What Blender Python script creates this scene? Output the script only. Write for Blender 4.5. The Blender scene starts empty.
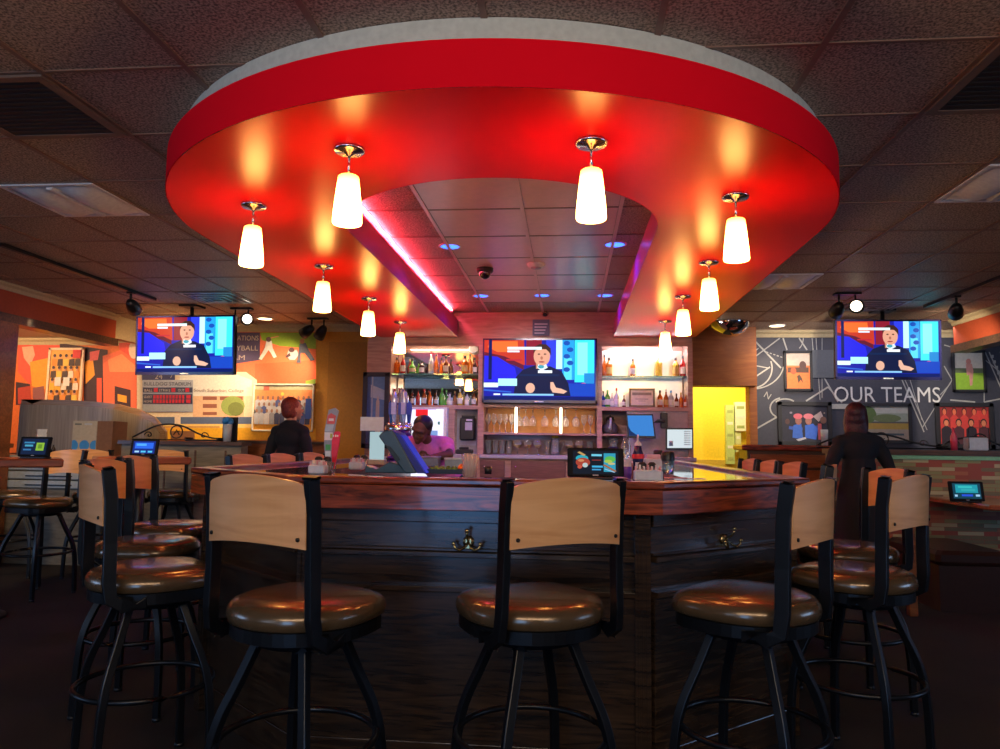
import bpy, bmesh, math, random
from mathutils import Vector, Matrix
random.seed(7)
C = bpy.context.scene.collection
PI = math.pi

# ---------------------------------------------------------------- camera
CAM = Vector((0, 0, 1.20)); FPX = 737.6; YAW, PITCH, ROLL = .0948, .094, .0139
def cam_axes():
    cy, sy, cp, sp, cr, sr = math.cos(YAW), math.sin(YAW), math.cos(PITCH), math.sin(PITCH), math.cos(ROLL), math.sin(ROLL)
    r = Vector((cy, sy, 0)); w = Vector((-sy*cp, cy*cp, sp)); u = r.cross(w)
    return r*cr + u*sr, u*cr - r*sr, w
RT, UP, FW = cam_axes()
cd = bpy.data.cameras.new('camera'); cam = bpy.data.objects.new('camera', cd); C.objects.link(cam)
cd.sensor_width = 36; cd.lens = FPX*36/1000; cd.clip_start = .05; cd.clip_end = 100
m = Matrix((RT, UP, -FW)).transposed().to_4x4(); m.translation = CAM; cam.matrix_world = m
bpy.context.scene.camera = cam
def at(px, py, Y):
    """world point where the sight line through a photo pixel meets the plane y = Y"""
    d = FW + RT*((px-500)/FPX) - UP*((py-374.5)/FPX)
    return CAM + d*(Y/d.y)

# ---------------------------------------------------------------- world, light, exposure
sc = bpy.context.scene
w = bpy.data.worlds.new('world'); sc.world = w; w.use_nodes = True
w.node_tree.nodes['Background'].inputs[0].default_value = (.5, .6, 1, 1)
w.node_tree.nodes['Background'].inputs[1].default_value = .02
vs = sc.view_settings; vs.view_transform = 'Standard'; vs.look = 'None'; vs.gamma = 1; vs.exposure = 0; vs.use_curve_mapping = False
PEND_E, WIN_E, TV_E = 27.0, 1.2, 1.3
def area(name, loc, tgt, sx, sy, power, col):
    l = bpy.data.lights.new(name, 'AREA'); l.shape = 'RECTANGLE'; l.size = sx; l.size_y = sy; l.energy = power; l.color = col
    o = bpy.data.objects.new(name, l); C.objects.link(o); o.location = loc
    o.rotation_euler = (Vector(tgt)-Vector(loc)).to_track_quat('-Z', 'Y').to_euler(); return o
def spot(name, loc, tgt, power, col, ang=60, blend=.6, r=.04):
    l = bpy.data.lights.new(name, 'SPOT'); l.energy = power; l.color = col; l.spot_size = math.radians(ang); l.spot_blend = blend; l.shadow_soft_size = r
    o = bpy.data.objects.new(name, l); C.objects.link(o); o.location = loc
    o.rotation_euler = (Vector(tgt)-Vector(loc)).to_track_quat('-Z', 'Y').to_euler(); return o
# daylight through the windows in the wall behind the camera
area('daylight_left', (-8.85, 1.6, 1.5), (-1.5, 3.4, 1.7), 3.4, 1.3, 55, (.28, .52, 1))
area('daylight_right', (8.35, 2.6, 1.5), (1, 3.4, 1.5), 3.4, 1.3, 55, (.28, .52, 1))
area('daylight_front', (-4.2, -2.85, 1.75), (-1.5, 4, 1.5), 2.4, 1.3, 10, (.45, .62, 1))
area('daylight_door', (-1.25, -2.85, 1.15), (-.5, 4, 1.3), 1.2, 1.9, 30, (.14, .42, 1))
area('entry_ceiling_lamp', (.3, -1.6, 2.58), (.0, 3.0, 2.0), 4.6, .45, 92, (1, .78, .54))
spot('added_fill_back_bar', (-.45, 5.9, 2.62), (-.45, 8.2, 1.35), 150, (1, .82, .85), 62, .6, .25)  # fill light added to brighten the back bar, no fixture here
spot('added_fill_aisle_right', (3.3, 4.6, 2.62), (3.9, 7, .9), 90, (1, .75, .5), 60, .9, .25)  # fill light added to brighten the mosaic half wall, no lamp fitted
spot('added_fill_aisle_left', (-3.6, 3.9, 2.62), (-4.4, 6.9, .9), 230, (1, .72, .45), 70, .9, .25)  # added fill with no fixture, lifts the left screen and half wall
area('added_fill_wall_right', (3.3, 8.75, 2.6), (3.3, 9.5, 1.3), 2.6, .1, 12, (.95, .9, 1))  # added fill for the mural wall shaded below the television

# ---------------------------------------------------------------- materials
MAT = {}
def mat(name, col=(.5,.5,.5), rough=.5, metal=0, spec=.5, emis=None, es=0, coat=0, trans=0, noise=0, nscale=40, bump=0, bscale=60, alpha=1):
    if name in MAT: return MAT[name]
    m = bpy.data.materials.new(name); m.use_nodes = True; nt = m.node_tree; b = nt.nodes['Principled BSDF']
    I = b.inputs
    I['Base Color'].default_value = (*col, 1); I['Roughness'].default_value = rough; I['Metallic'].default_value = metal
    I['Specular IOR Level'].default_value = spec; I['Coat Weight'].default_value = coat; I['Coat Roughness'].default_value = .08
    I['Transmission Weight'].default_value = trans; I['Alpha'].default_value = alpha
    if emis: I['Emission Color'].default_value = (*emis, 1); I['Emission Strength'].default_value = es
    tc = nt.nodes.new('ShaderNodeTexCoord')
    n = nt.nodes.new('ShaderNodeTexNoise'); n.inputs['Scale'].default_value = nscale; n.inputs['Detail'].default_value = 4
    nt.links.new(tc.outputs['Object'], n.inputs['Vector'])
    if not emis or es == 0:
        k = noise or .08
        r = nt.nodes.new('ShaderNodeValToRGB')
        r.color_ramp.elements[0].position = .3; r.color_ramp.elements[1].position = .7
        r.color_ramp.elements[0].color = (*[c*(1-k) for c in col], 1); r.color_ramp.elements[1].color = (*[min(1, c*(1+k)) for c in col], 1)
        nt.links.new(n.outputs['Fac'], r.inputs['Fac']); nt.links.new(r.outputs['Color'], I['Base Color'])
    if bump:
        n2 = nt.nodes.new('ShaderNodeTexNoise'); n2.inputs['Scale'].default_value = bscale; n2.inputs['Detail'].default_value = 3
        nt.links.new(tc.outputs['Object'], n2.inputs['Vector'])
        bp = nt.nodes.new('ShaderNodeBump'); bp.inputs['Strength'].default_value = bump; bp.inputs['Distance'].default_value = .01
        nt.links.new(n2.outputs['Fac'], bp.inputs['Height']); nt.links.new(bp.outputs['Normal'], I['Normal'])
    MAT[name] = m; return m
def wood(name, dark, light, rough=.35, scale=(1, 12, 12), coat=.3, s=3.0, cr=.1, bs=.08):
    if name in MAT: return MAT[name]
    m = bpy.data.materials.new(name); m.use_nodes = True; nt = m.node_tree; b = nt.nodes['Principled BSDF']
    tc = nt.nodes.new('ShaderNodeTexCoord'); mp = nt.nodes.new('ShaderNodeMapping'); mp.inputs['Scale'].default_value = scale
    n = nt.nodes.new('ShaderNodeTexNoise'); n.inputs['Scale'].default_value = s; n.inputs['Detail'].default_value = 6; n.inputs['Distortion'].default_value = 1.6
    r = nt.nodes.new('ShaderNodeValToRGB'); r.color_ramp.elements[0].position = .35; r.color_ramp.elements[1].position = .68
    r.color_ramp.elements[0].color = (*dark, 1); r.color_ramp.elements[1].color = (*light, 1)
    nt.links.new(tc.outputs['Object'], mp.inputs['Vector']); nt.links.new(mp.outputs['Vector'], n.inputs['Vector'])
    nt.links.new(n.outputs['Fac'], r.inputs['Fac']); nt.links.new(r.outputs['Color'], b.inputs['Base Color'])
    bp = nt.nodes.new('ShaderNodeBump'); bp.inputs['Strength'].default_value = bs; bp.inputs['Distance'].default_value = .004
    nt.links.new(n.outputs['Fac'], bp.inputs['Height']); nt.links.new(bp.outputs['Normal'], b.inputs['Normal'])
    b.inputs['Roughness'].default_value = rough; b.inputs['Coat Weight'].default_value = coat; b.inputs['Coat Roughness'].default_value = cr
    MAT[name] = m; return m
def glow(col, s=1.0):
    key = 'glow_%.2f_%.2f_%.2f_%.2f' % (*col, s)
    return mat(key, (0, 0, 0), .5, spec=.08, emis=col, es=s)
def paint(col, rough=.6):
    return mat('paint_%.2f_%.2f_%.2f_%.1f' % (*col, rough), col, rough)
def glassm(name, col, rough=.05):
    return mat(name, col, rough, trans=.85, spec=.6)

SOFFIT = mat('red_gloss_paint', (1, .0012, .005), .29, spec=.22, coat=.0, noise=.03, nscale=3)
MAT['red_gloss_paint'].node_tree.nodes['Principled BSDF'].inputs['Coat Roughness'].default_value = .22
SOFEDGE = mat('red_matte_paint', (1, .003, .016), .8, spec=.08, noise=.03, nscale=3)
INNER = mat('raspberry_paint', (.75, .02, .16), .3, spec=.6, noise=.03, nscale=3)
CURB = mat('white_curb_paint', (.62, .64, .56), .7)
METAL = mat('black_powdercoat', (.004, .005, .007), .33, metal=.0, spec=.4)
CHROME = mat('brushed_nickel', (.75, .72, .68), .22, metal=1)
MAPLE = wood('maple_ply', (.68, .31, .11), (.82, .42, .17), .42, (1, 1, 7), .15, 2.2)
VINYL = mat('bronze_vinyl', (.15, .092, .045), .23, spec=.7, metal=.45, coat=.35, bump=.05, bscale=140, noise=.1)
CHERRY = wood('cherry_rail', (.06, .010, .006), (.42, .075, .025), .28, (1.6, 1.6, 17), .5, 2.5)
BARTOP = wood('lacquered_bar_top', (.10, .015, .008), (.26, .05, .02), .12, (1, 6, 6), 1, 2.5, .03)
PANEL = wood('bar_panel_oak', (.018, .010, .006), (.066, .034, .016), .24, (1.3, 1.3, 17), .2, 2.5, .1, .02)
DARKOAK = wood('dark_oak', (.05, .025, .015), (.13, .065, .035), .4, (1, 10, 10), .3)
BACKWOOD = wood('backbar_wood', (.34, .17, .135), (.50, .28, .22), .42, (1, 8, 8), .3)
TRIMWOOD = wood('orange_wood', (.20, .06, .015), (.34, .11, .03), .4, (1, 8, 8), .2)
CREAM = mat('cream_crown', (.55, .44, .25), .6)
REDWALL = mat('orange_red_paint', (.42, .065, .02), .6)
GOLD = mat('ochre_wall', (.66, .30, .03), .6)
YELLOW = mat('yellow_wall', (.85, .62, .03), .6)
BLACK = mat('black_plastic', (.012, .012, .014), .35)
WHITE = mat('white_plastic', (.75, .77, .8), .45)
MIRROR = mat('mirror_silver', (.85, .87, .88), .02, metal=1, noise=.01)
MIRROR2 = mat('mirror_brushed', (.9, .9, .92), .28, metal=1, noise=.01)
GLASS = glassm('clear_glass', (.9, .95, .97))
def ceiling_tile():
    m = bpy.data.materials.new('acoustic_tile'); m.use_nodes = True; nt = m.node_tree; b = nt.nodes['Principled BSDF']
    tc = nt.nodes.new('ShaderNodeTexCoord'); n = nt.nodes.new('ShaderNodeTexNoise'); n.inputs['Scale'].default_value = 95; n.inputs['Detail'].default_value = 3
    r = nt.nodes.new('ShaderNodeValToRGB'); r.color_ramp.elements[0].position = .36; r.color_ramp.elements[1].position = .60
    r.color_ramp.elements[0].color = (.16, .115, .08, 1); r.color_ramp.elements[1].color = (.64, .48, .34, 1)
    nt.links.new(tc.outputs['Object'], n.inputs['Vector']); nt.links.new(n.outputs['Fac'], r.inputs['Fac']); nt.links.new(r.outputs['Color'], b.inputs['Base Color'])
    bp = nt.nodes.new('ShaderNodeBump'); bp.inputs['Strength'].default_value = .5; bp.inputs['Distance'].default_value = .006
    nt.links.new(n.outputs['Fac'], bp.inputs['Height']); nt.links.new(bp.outputs['Normal'], b.inputs['Normal'])
    b.inputs['Roughness'].default_value = .55; b.inputs['Specular IOR Level'].default_value = .5
    MAT['acoustic_tile'] = m; return m
TILE = ceiling_tile()
SMOOTHTILE = mat('vinyl_faced_tile', (.85, .52, .50), .28, spec=.6, noise=.05, nscale=20)  # reddish tint puts the rope light's glow into the tile colour
def mosaic():
    m = bpy.data.materials.new('mosaic_strip_tile'); m.use_nodes = True; nt = m.node_tree; b = nt.nodes['Principled BSDF']
    tc = nt.nodes.new('ShaderNodeTexCoord'); mp = nt.nodes.new('ShaderNodeMapping'); mp.inputs['Rotation'].default_value = (PI/2, 0, 0)
    br = nt.nodes.new('ShaderNodeTexBrick'); br.inputs['Scale'].default_value = 1; br.inputs['Brick Width'].default_value = .22; br.inputs['Row Height'].default_value = .035
    br.inputs['Mortar Size'].default_value = .002; br.inputs['Color1'].default_value = (0, 0, 0, 1); br.inputs['Color2'].default_value = (1, 1, 1, 1); br.inputs['Bias'].default_value = 0
    r = nt.nodes.new('ShaderNodeValToRGB'); r.color_ramp.interpolation = 'CONSTANT'
    cols = [(0, (.30, .07, .04)), (.25, (.25, .24, .10)), (.45, (.38, .13, .06)), (.62, (.42, .36, .20)), (.8, (.17, .14, .07))]
    e = r.color_ramp.elements; e[0].color = (*cols[0][1], 1); e[1].position = .25; e[1].color = (*cols[1][1], 1)
    for p, c in cols[2:]: x = e.new(p); x.color = (*c, 1)
    nt.links.new(tc.outputs['Object'], mp.inputs['Vector']); nt.links.new(mp.outputs['Vector'], br.inputs['Vector'])
    nt.links.new(br.outputs['Color'], r.inputs['Fac']); nt.links.new(r.outputs['Color'], b.inputs['Base Color']); b.inputs['Roughness'].default_value = .35
    MAT['mosaic'] = m; return m
MOSAIC = mosaic()
CARPET = mat('dark_carpet', (.014, .009, .007), .9, noise=.5, nscale=2.2, bump=.3, bscale=220)

# ---------------------------------------------------------------- mesh building
def orient(d):
    d = Vector(d).normalized(); a = Vector((0, 0, 1)) if abs(d.z) < .9 else Vector((1, 0, 0))
    u = d.cross(a).normalized(); return u, u.cross(d).normalized()
class MB:
    def __init__(s): s.v = []; s.f = []; s.mi = []; s.sm = []; s.mats = []
    def mid(s, m):
        if m not in s.mats: s.mats.append(m)
        return s.mats.index(m)
    def add(s, vs, fs, m, smooth=False):
        b = len(s.v); k = s.mid(m); s.v += [Vector(v) for v in vs]
        for f in fs: s.f.append([i+b for i in f]); s.mi.append(k); s.sm.append(smooth)
        return s
    def box(s, p0, p1, m, rz=0, piv=None, ch=0):
        x0, y0, z0 = p0; x1, y1, z1 = p1
        if ch:
            # chamfered along all vertical and horizontal edges of the top and bottom
            pr = [(z0, ch), (z0+ch, 0), (z1-ch, 0), (z1, ch)]; vs = []; fs = []
            for z, c in pr:
                a = c; k = ch
                vs += [(x0+a+k, y0+a, z), (x1-a-k, y0+a, z), (x1-a, y0+a+k, z), (x1-a, y1-a-k, z), (x1-a-k, y1-a, z), (x0+a+k, y1-a, z), (x0+a, y1-a-k, z), (x0+a, y0+a+k, z)]
            for r in range(3):
                for i in range(8): j = (i+1) % 8; fs.append((r*8+i, r*8+j, r*8+8+j, r*8+8+i))
            fs += [tuple(range(7, -1, -1)), tuple(range(24, 32))]
        else:
            vs = [(x, y, z) for z in (z0, z1) for x, y in ((x0, y0), (x1, y0), (x1, y1), (x0, y1))]
            fs = [(3, 2, 1, 0), (4, 5, 6, 7), (0, 1, 5, 4), (1, 2, 6, 5), (2, 3, 7, 6), (3, 0, 4, 7)]
        if rz:
            q = Vector(piv or ((x0+x1)/2, (y0+y1)/2, 0)); R = Matrix.Rotation(rz, 3, 'Z'); vs = [R @ (Vector(v)-q)+q for v in vs]
        return s.add(vs, fs, m)
    def lathe(s, prof, m, c=(0, 0, 0), n=20, axis=(0, 0, 1), smooth=True, cap=True):
        a = Vector(axis).normalized(); u, v = orient(a); c = Vector(c); vs = []; fs = []
        for r, z in prof:
            for i in range(n): t = 2*PI*i/n; vs.append(c + a*z + (u*math.cos(t)+v*math.sin(t))*r)
        for k in range(len(prof)-1):
            for i in range(n): j = (i+1) % n; fs.append((k*n+i, k*n+j, (k+1)*n+j, (k+1)*n+i))
        if cap: fs += [tuple(range(n-1, -1, -1)), tuple(range((len(prof)-1)*n, len(prof)*n))]
        return s.add(vs, fs, m, smooth)
    def cyl(s, p0, p1, r, m, n=14, r1=None):
        d = Vector(p1)-Vector(p0); return s.lathe([(r, 0), (r if r1 is None else r1, d.length)], m, p0, n, d)
    def tube(s, pts, r, m, n=8, closed=False, sq=None):
        pts = [Vector(p) for p in pts]; N = len(pts); vs = []; fs = []; rr = r if isinstance(r, (list, tuple)) else [r]*N
        pu = None
        for i, p in enumerate(pts):
            a = pts[(i-1) % N] if (closed or i) else p; b = pts[(i+1) % N] if (closed or i < N-1) else p
            d = (b-a).normalized()
            if pu is None: u, v = orient(d)
            else:
                u = (pu - d*pu.dot(d)).normalized(); v = d.cross(u)
            pu = u
            if sq:
                for q, z in ((1, 1), (-1, 1), (-1, -1), (1, -1)): vs.append(p+u*q*sq[0]/2+v*z*sq[1]/2)
            else:
                for k in range(n): t = 2*PI*k/n; vs.append(p+(u*math.cos(t)+v*math.sin(t))*rr[i])
        nn = 4 if sq else n
        for i in range(N if closed else N-1):
            for k in range(nn): j = (k+1) % nn; i2 = (i+1) % N; fs.append((i*nn+k, i*nn+j, i2*nn+j, i2*nn+k))
        if not closed: fs += [tuple(range(nn-1, -1, -1)), tuple(range((N-1)*nn, N*nn))]
        return s.add(vs, fs, m, not sq)
    def prism(s, out, z0, z1, m, hole=None):
        n = len(out); vs = [(x, y, z0) for x, y in out]+[(x, y, z1) for x, y in out]
        fs = [(i, (i+1) % n, n+(i+1) % n, n+i) for i in range(n)] + [tuple(range(n-1, -1, -1)), tuple(range(n, 2*n))]
        return s.add(vs, fs, m)
    def loft(s, rings, m, smooth=True, cap=True):
        n = len(rings[0]); vs = [p for r in rings for p in r]; fs = []
        for k in range(len(rings)-1):
            for i in range(n): j = (i+1) % n; fs.append((k*n+i, k*n+j, (k+1)*n+j, (k+1)*n+i))
        if cap: fs += [tuple(range(n-1, -1, -1)), tuple(range((len(rings)-1)*n, len(rings)*n))]
        return s.add(vs, fs, m, smooth)
    def ell(s, c, r, m, n=16, k=10, rot=None):
        vs = []; fs = []; c = Vector(c)
        for i in range(k+1):
            t = PI*i/k
            for j in range(n):
                a = 2*PI*j/n; p = Vector((r[0]*math.sin(t)*math.cos(a), r[1]*math.sin(t)*math.sin(a), r[2]*math.cos(t)))
                if rot: p = rot @ p
                vs.append(c+p)
        for i in range(k):
            for j in range(n): q = (j+1) % n; fs.append((i*n+j, i*n+q, (i+1)*n+q, (i+1)*n+j))
        return s.add(vs, fs, m, True)
    def text(s, txt, size, m, org, u=(1, 0, 0), v=(0, 0, 1), depth=.002, align='CENTER', bold=0, wid=None):
        cu = bpy.data.curves.new('t', 'FONT'); cu.body = txt; cu.size = size; cu.extrude = 0; cu.align_x = align; cu.offset = 0; cu.resolution_u = 3
        o = bpy.data.objects.new('t', cu); C.objects.link(o); dg = bpy.context.evaluated_depsgraph_get(); me = o.evaluated_get(dg).to_mesh()
        u = Vector(u); v = Vector(v); nn = u.cross(v); org = Vector(org); k = 1
        if wid:
            xs = [q.co.x for q in me.vertices]; k = wid/(max(xs)-min(xs))
        vs = [org+u*q.co.x*k+v*q.co.y+nn*depth for q in me.vertices]; fs = [tuple(p.vertices) for p in me.polygons]
        o.evaluated_get(dg).to_mesh_clear(); C.objects.unlink(o); bpy.data.objects.remove(o)
        return s.add(vs, fs, m)
    def build(s, name, parent=None, label=None, cat=None, group=None, kind=None, bevel=0, loc=None, sub=0, fix=True):
        me = bpy.data.meshes.new(name); me.from_pydata([tuple(v) for v in s.v], [], s.f)
        for mm in s.mats: me.materials.append(mm)
        me.polygons.foreach_set('material_index', s.mi); me.polygons.foreach_set('use_smooth', s.sm)
        if fix:
            bm = bmesh.new(); bm.from_mesh(me); bmesh.ops.recalc_face_normals(bm, faces=bm.faces); bm.to_mesh(me); bm.free()
        o = bpy.data.objects.new(name, me); C.objects.link(o)
        if parent: o.parent = parent
        if loc is not None: o.location = loc
        if bevel:
            b = o.modifiers.new('bevel', 'BEVEL'); b.width = bevel; b.segments = 2; b.limit_method = 'ANGLE'; b.angle_limit = .6
        if sub: q = o.modifiers.new('sub', 'SUBSURF'); q.levels = sub; q.render_levels = sub
        tag(o, label, cat, group, kind); return o
def tag(o, label=None, cat=None, group=None, kind=None):
    if label: o['label'] = label
    if cat: o['category'] = cat
    if group: o['group'] = group
    if kind: o['kind'] = kind
    return o
def thing(name, label, cat, loc=(0, 0, 0), rz=0, group=None):
    o = bpy.data.objects.new(name, None); C.objects.link(o); o.location = loc; o.rotation_euler = (0, 0, rz); o.empty_display_size = .1
    return tag(o, label, cat, group)
def dup(root, loc, rz, label, group=None, scale=None):
    def rec(o, par):
        c = o.copy(); C.objects.link(c); c.parent = par
        for ch in list(o.children): rec(ch, c)
        return c
    r = rec(root, None); r.location = loc; r.rotation_euler = (0, 0, rz); r['label'] = label
    if group: r['group'] = group
    if scale: r.scale = (scale,)*3
    return r
def struct(mb, name, parent=None, bevel=0): return mb.build(name, parent, kind=None if parent else 'structure', bevel=bevel)
ORD = ['first', 'second', 'third', 'fourth', 'fifth', 'sixth', 'seventh', 'eighth', 'ninth', 'tenth', 'eleventh', 'twelfth', 'thirteenth', 'fourteenth', 'fifteenth', 'sixteenth']

# ================================================================ SETTING
ZC = 2.675; ZS = 2.39; CX = -.39
b = MB(); b.box((-9, -3, -.1), (9, 12, 0), CARPET); struct(b, 'floor')
b = MB(); b.box((-5.5, -3, ZC), (9, 12, ZC+.1), TILE); struct(b, 'ceiling')
b = MB(); b.box((-9, -3, 2.5), (-5.5, 12, 2.6), mat('side_ceiling', (.42, .38, .28), .6)); struct(b, 'ceiling_side_room')
GRID = mat('ceiling_tee', (.28, .16, .11), .45)
b = MB(); gx = [-.302+.61*i for i in range(-8, 15)]; gy = [2.6685+.61*j for j in range(-9, 16)]
for x in gx: b.box((x-.012, -3, ZC-.007), (x+.012, 11.9, ZC), GRID)
for y in gy: b.box((-5.4, y-.009, ZC-.005), (8.5, y+.009, ZC), GRID)
struct(b, 'trim_1')
# glossy vinyl faced tiles over the kitchen side of the bar
b = MB()
for i in range(-1, 2):
    for j in range(1, 9):
        x0, y0 = -.302+.61*i-.0, 2.6685+.61*j
        if y0+.61 > 8.1 or x0+.61 > .47 or x0 < -1.24: continue
        b.box((x0+.014, y0+.012, ZC-.003), (x0+.596, y0+.598, ZC-.0005), SMOOTHTILE)
for x in (-.302, -.912, .308): b.box((x-.0125, 3.2, ZC-.0085), (x+.0125, 8.1, ZC-.0072), SMOOTHTILE)
struct(b, 'trim_2')
# walls
b = MB(); b.box((-9, 9.0, 0), (-3.2, 9.12, ZC), paint((.55, .18, .05))); b.box((-3.2, 9.0, 0), (-2.33, 9.12, ZC), GOLD); struct(b, 'wall_back_left')
b = MB(); b.box((-3.02, 8.965, 0), (-2.4, 9.0, 2.45), mat('ochre_panel', (.55, .24, .022), .55)); struct(b, 'trim_3')
b = MB(); b.box((2.27, 9.5, 0), (9, 9.62, ZC), mat('charcoal_wall', (.045, .05, .065), .6)); struct(b, 'wall_back_right')
b = MB(); b.box((1.36, 9.2, 1.95), (2.27, 9.5, ZC), wood('brown_header', (.26, .07, .010), (.36, .11, .018), .6, (1, 1, 6), .0)); b.box((2.20, 9.3, 0), (2.29, 9.5, 1.95), MAT['brown_header']); struct(b, 'wall_doorway_header')
b = MB(); b.box((1.1, 10.8, 0), (3.4, 10.9, ZC), YELLOW); b.box((3.3, 9.6, 0), (3.4, 10.8, ZC), YELLOW); b.box((1.0, 8.6, 0), (1.1, 10.8, ZC), YELLOW)
b.box((1.1, 10.775, 0), (3.3, 10.8, 1.02), mat('yellow_wainscot', (.55, .38, .05), .6)); struct(b, 'wall_corridor')
b = MB(); b.box((-2.33, 8.5, 0), (1.34, 8.6, ZC), BACKWOOD); struct(b, 'wall_back_middle')
b = MB(); b.box((-9, -3.1, 0), (9, -3, 1.0), DARKOAK); b.box((-9, -3.1, 2.5), (9, -3, ZC), DARKOAK); 
for x0, x1 in ((-9, -5.6), (-2.8, 2.0), (4.8, 9)): b.box((x0, -3.1, 1.0), (x1, -3, 2.5), DARKOAK)
struct(b, 'wall_front')
SKY = glow((.45, .66, 1), WIN_E)
for k, (x0, x1) in enumerate(((-5.6, -2.8), (2.0, 4.8))):
    b = MB(); b.box((x0, -3.09, 1.0), (x1, -3.07, 2.5), SKY)
    for x in (x0, (x0+x1)/2-.03, x1-.06): b.box((x, -3.06, 1.0), (x+.06, -2.99, 2.5), BLACK)
    b.box((x0, -3.06, 1.0), (x1, -2.99, 1.06), BLACK); b.box((x0, -3.06, 2.44), (x1, -2.99, 2.5), BLACK); struct(b, 'window_%d' % (k+1))
b = MB(); b.box((-1.85, -2.995, .1), (-.65, -2.985, 2.1), SKY); struct(b, 'door_1')
b = MB()
for p, q in (((-1.93, 0), (-1.85, 2.18)), ((-.65, 0), (-.57, 2.18)), ((-1.85, 2.1), (-.65, 2.18)), ((-1.85, 0), (-.65, .1))): b.box((p[0], -2.999, p[1]), (q[0], -2.94, q[1]), BLACK)
struct(b, 'trim_7')
b = MB(); b.box((-9.1, -3, 0), (-9, 9, ZC), REDWALL); struct(b, 'wall_left')
b = MB(); b.box((8.5, -3, 0), (8.6, 9.5, ZC), REDWALL); struct(b, 'wall_right')
for k, (xw, sx, ya, yb) in enumerate(((-9, 1, -.2, 3.4), (8.5, -1, .8, 4.4))):
    b = MB(); b.box((min(xw, xw+sx*.02), ya, .85), (max(xw, xw+sx*.02), yb, 2.15), SKY)
    for y in (ya, (ya+yb)/2-.03, yb-.06): b.box((min(xw, xw+sx*.06), y, .85), (max(xw, xw+sx*.06), y+.06, 2.15), BLACK)
    for z in (.80, 2.12): b.box((min(xw, xw+sx*.06), ya, z), (max(xw, xw+sx*.06), yb, z+.06), BLACK)
    struct(b, 'window_%d' % (k+3))
# crown mouldings
def crown(b, p0, p1, n, h=.09, d=.05):
    p0, p1 = Vector(p0), Vector(p1); n = Vector(n); z = Vector((0, 0, 1)); o = [(0, 0), (0, -h), (d*.3, -h), (d*.5, -h*.55), (d, -h*.3), (d, 0)]
    b.loft([[p+n*a+z*c for a, c in o] for p in (p0, p1)], CREAM, smooth=False)
b = MB(); crown(b, (-5.4, 9, ZC), (-2.33, 9, ZC), (0, -1, 0)); crown(b, (-9, 9, 2.5), (-5.53, 9, 2.5), (0, -1, 0)); b.box((-5.52, 8.28, 2.40), (-5.42, 8.94, ZC-.001), CREAM); struct(b, 'trim_4')
b = MB(); crown(b, (2.27, 9.5, ZC), (8.5, 9.5, ZC), (0, -1, 0)); struct(b, 'trim_5')
# left and right headers along the room: crown, red band, wooden beam
def header(x, y1, s, name):
    b = MB(); b.box((x-.06, -3, 2.385), (x+.06, y1, ZC), REDWALL); b.box((x-.09, -3, 2.30), (x+.09, y1+.02, 2.385), DARKOAK)
    crown(b, (x+.06*s, -3, ZC), (x+.06*s, y1, ZC), (s, 0, 0), .07, .05); struct(b, name)
header(-5.46, 8.25, 1, 'wall_left_header'); header(4.40, 8.75, -1, 'wall_right_header')
b = MB(); b.box((-5.56, 6.42, 0), (-5.36, 6.66, 2.30), TRIMWOOD); b.box((-5.58, 6.40, 1.1), (-5.34, 6.68, 1.14), TRIMWOOD); struct(b, 'trim_6')

# ================================================================ SOFFIT over the bar
def arc(cx, cy, r, a0, a1, n): return [(cx+r*math.cos(math.radians(a0+(a1-a0)*i/n)), cy+r*math.sin(math.radians(a0+(a1-a0)*i/n))) for i in range(n+1)]
YE = 8.14
def horseshoe(ro, ri, n=64, cy=4.10):
    out = [(CX-ro, YE)] + arc(CX, cy, ro, 180, 360, n) + [(CX+ro, YE)]
    inn = [(CX-ri, YE)] + arc(CX, 4.06, ri, 180, 360, n) + [(CX+ri, YE)]
    return out, inn
def ringwall(b, ln, z0, z1, m):
    n = len(ln); b.add([(x, y, z0) for x, y in ln]+[(x, y, z1) for x, y in ln], [(i, i+1, n+i+1, n+i) for i in range(n-1)], m, True)
def flat(b, o, i, z, m):
    n = len(o); b.add([(x, y, z) for x, y in o]+[(x, y, z) for x, y in i], [(k, k+1, n+k+1, n+k) for k in range(n-1)], m)
sof = thing('bar_soffit', 'large glossy red horseshoe canopy hung from the ceiling over the bar', 'canopy', (CX, 4, ZS))
def shift(b):
    for v in b.v: v -= Vector((CX, 4, ZS))
    return b
RO, RI = 1.75, .865
o1, i1 = horseshoe(RO, RI)
b = MB(); flat(b, o1, i1, ZS, SOFFIT); shift(b).build('underside', sof, 'glossy red underside', fix=False)
o2, i2 = horseshoe(RO, RI)
b = MB(); o3, i3 = horseshoe(RO+.004, RI+.004)
ringwall(b, o3, ZS-.001, 2.56, SOFEDGE); o4, i4 = horseshoe(RO-.06, RI+.05); flat(b, o3, o4, 2.56, SOFEDGE); shift(b).build('outer_fascia', sof)
b = MB(); ringwall(b, i3, ZS-.001, 2.58, INNER); flat(b, i3, i4, 2.58, INNER); shift(b).build('inner_fascia', sof, 'raspberry inner fascia')
b = MB(); ringwall(b, o4, 2.56, ZC-.002, CURB); shift(b).build('outer_curb', sof, 'dull white curb above the red band')
b = MB(); ringwall(b, i4, 2.58, ZC-.002, mat('inner_curb', (.75, .25, .3), .5)); shift(b).build('inner_curb', sof)  # pink of the rope light put into the curb colour
b = MB(); rp = [(CX-RI-.035, 7.9-.1*i, ZC-.022+.009*math.sin(i*1.7)*math.sin(i*.37)) for i in range(41)]
b.tube(rp, .006, glow((1, .09, .16), 75), 8); shift(b).build('rope_light', sof, 'glowing pink rope light')

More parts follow.
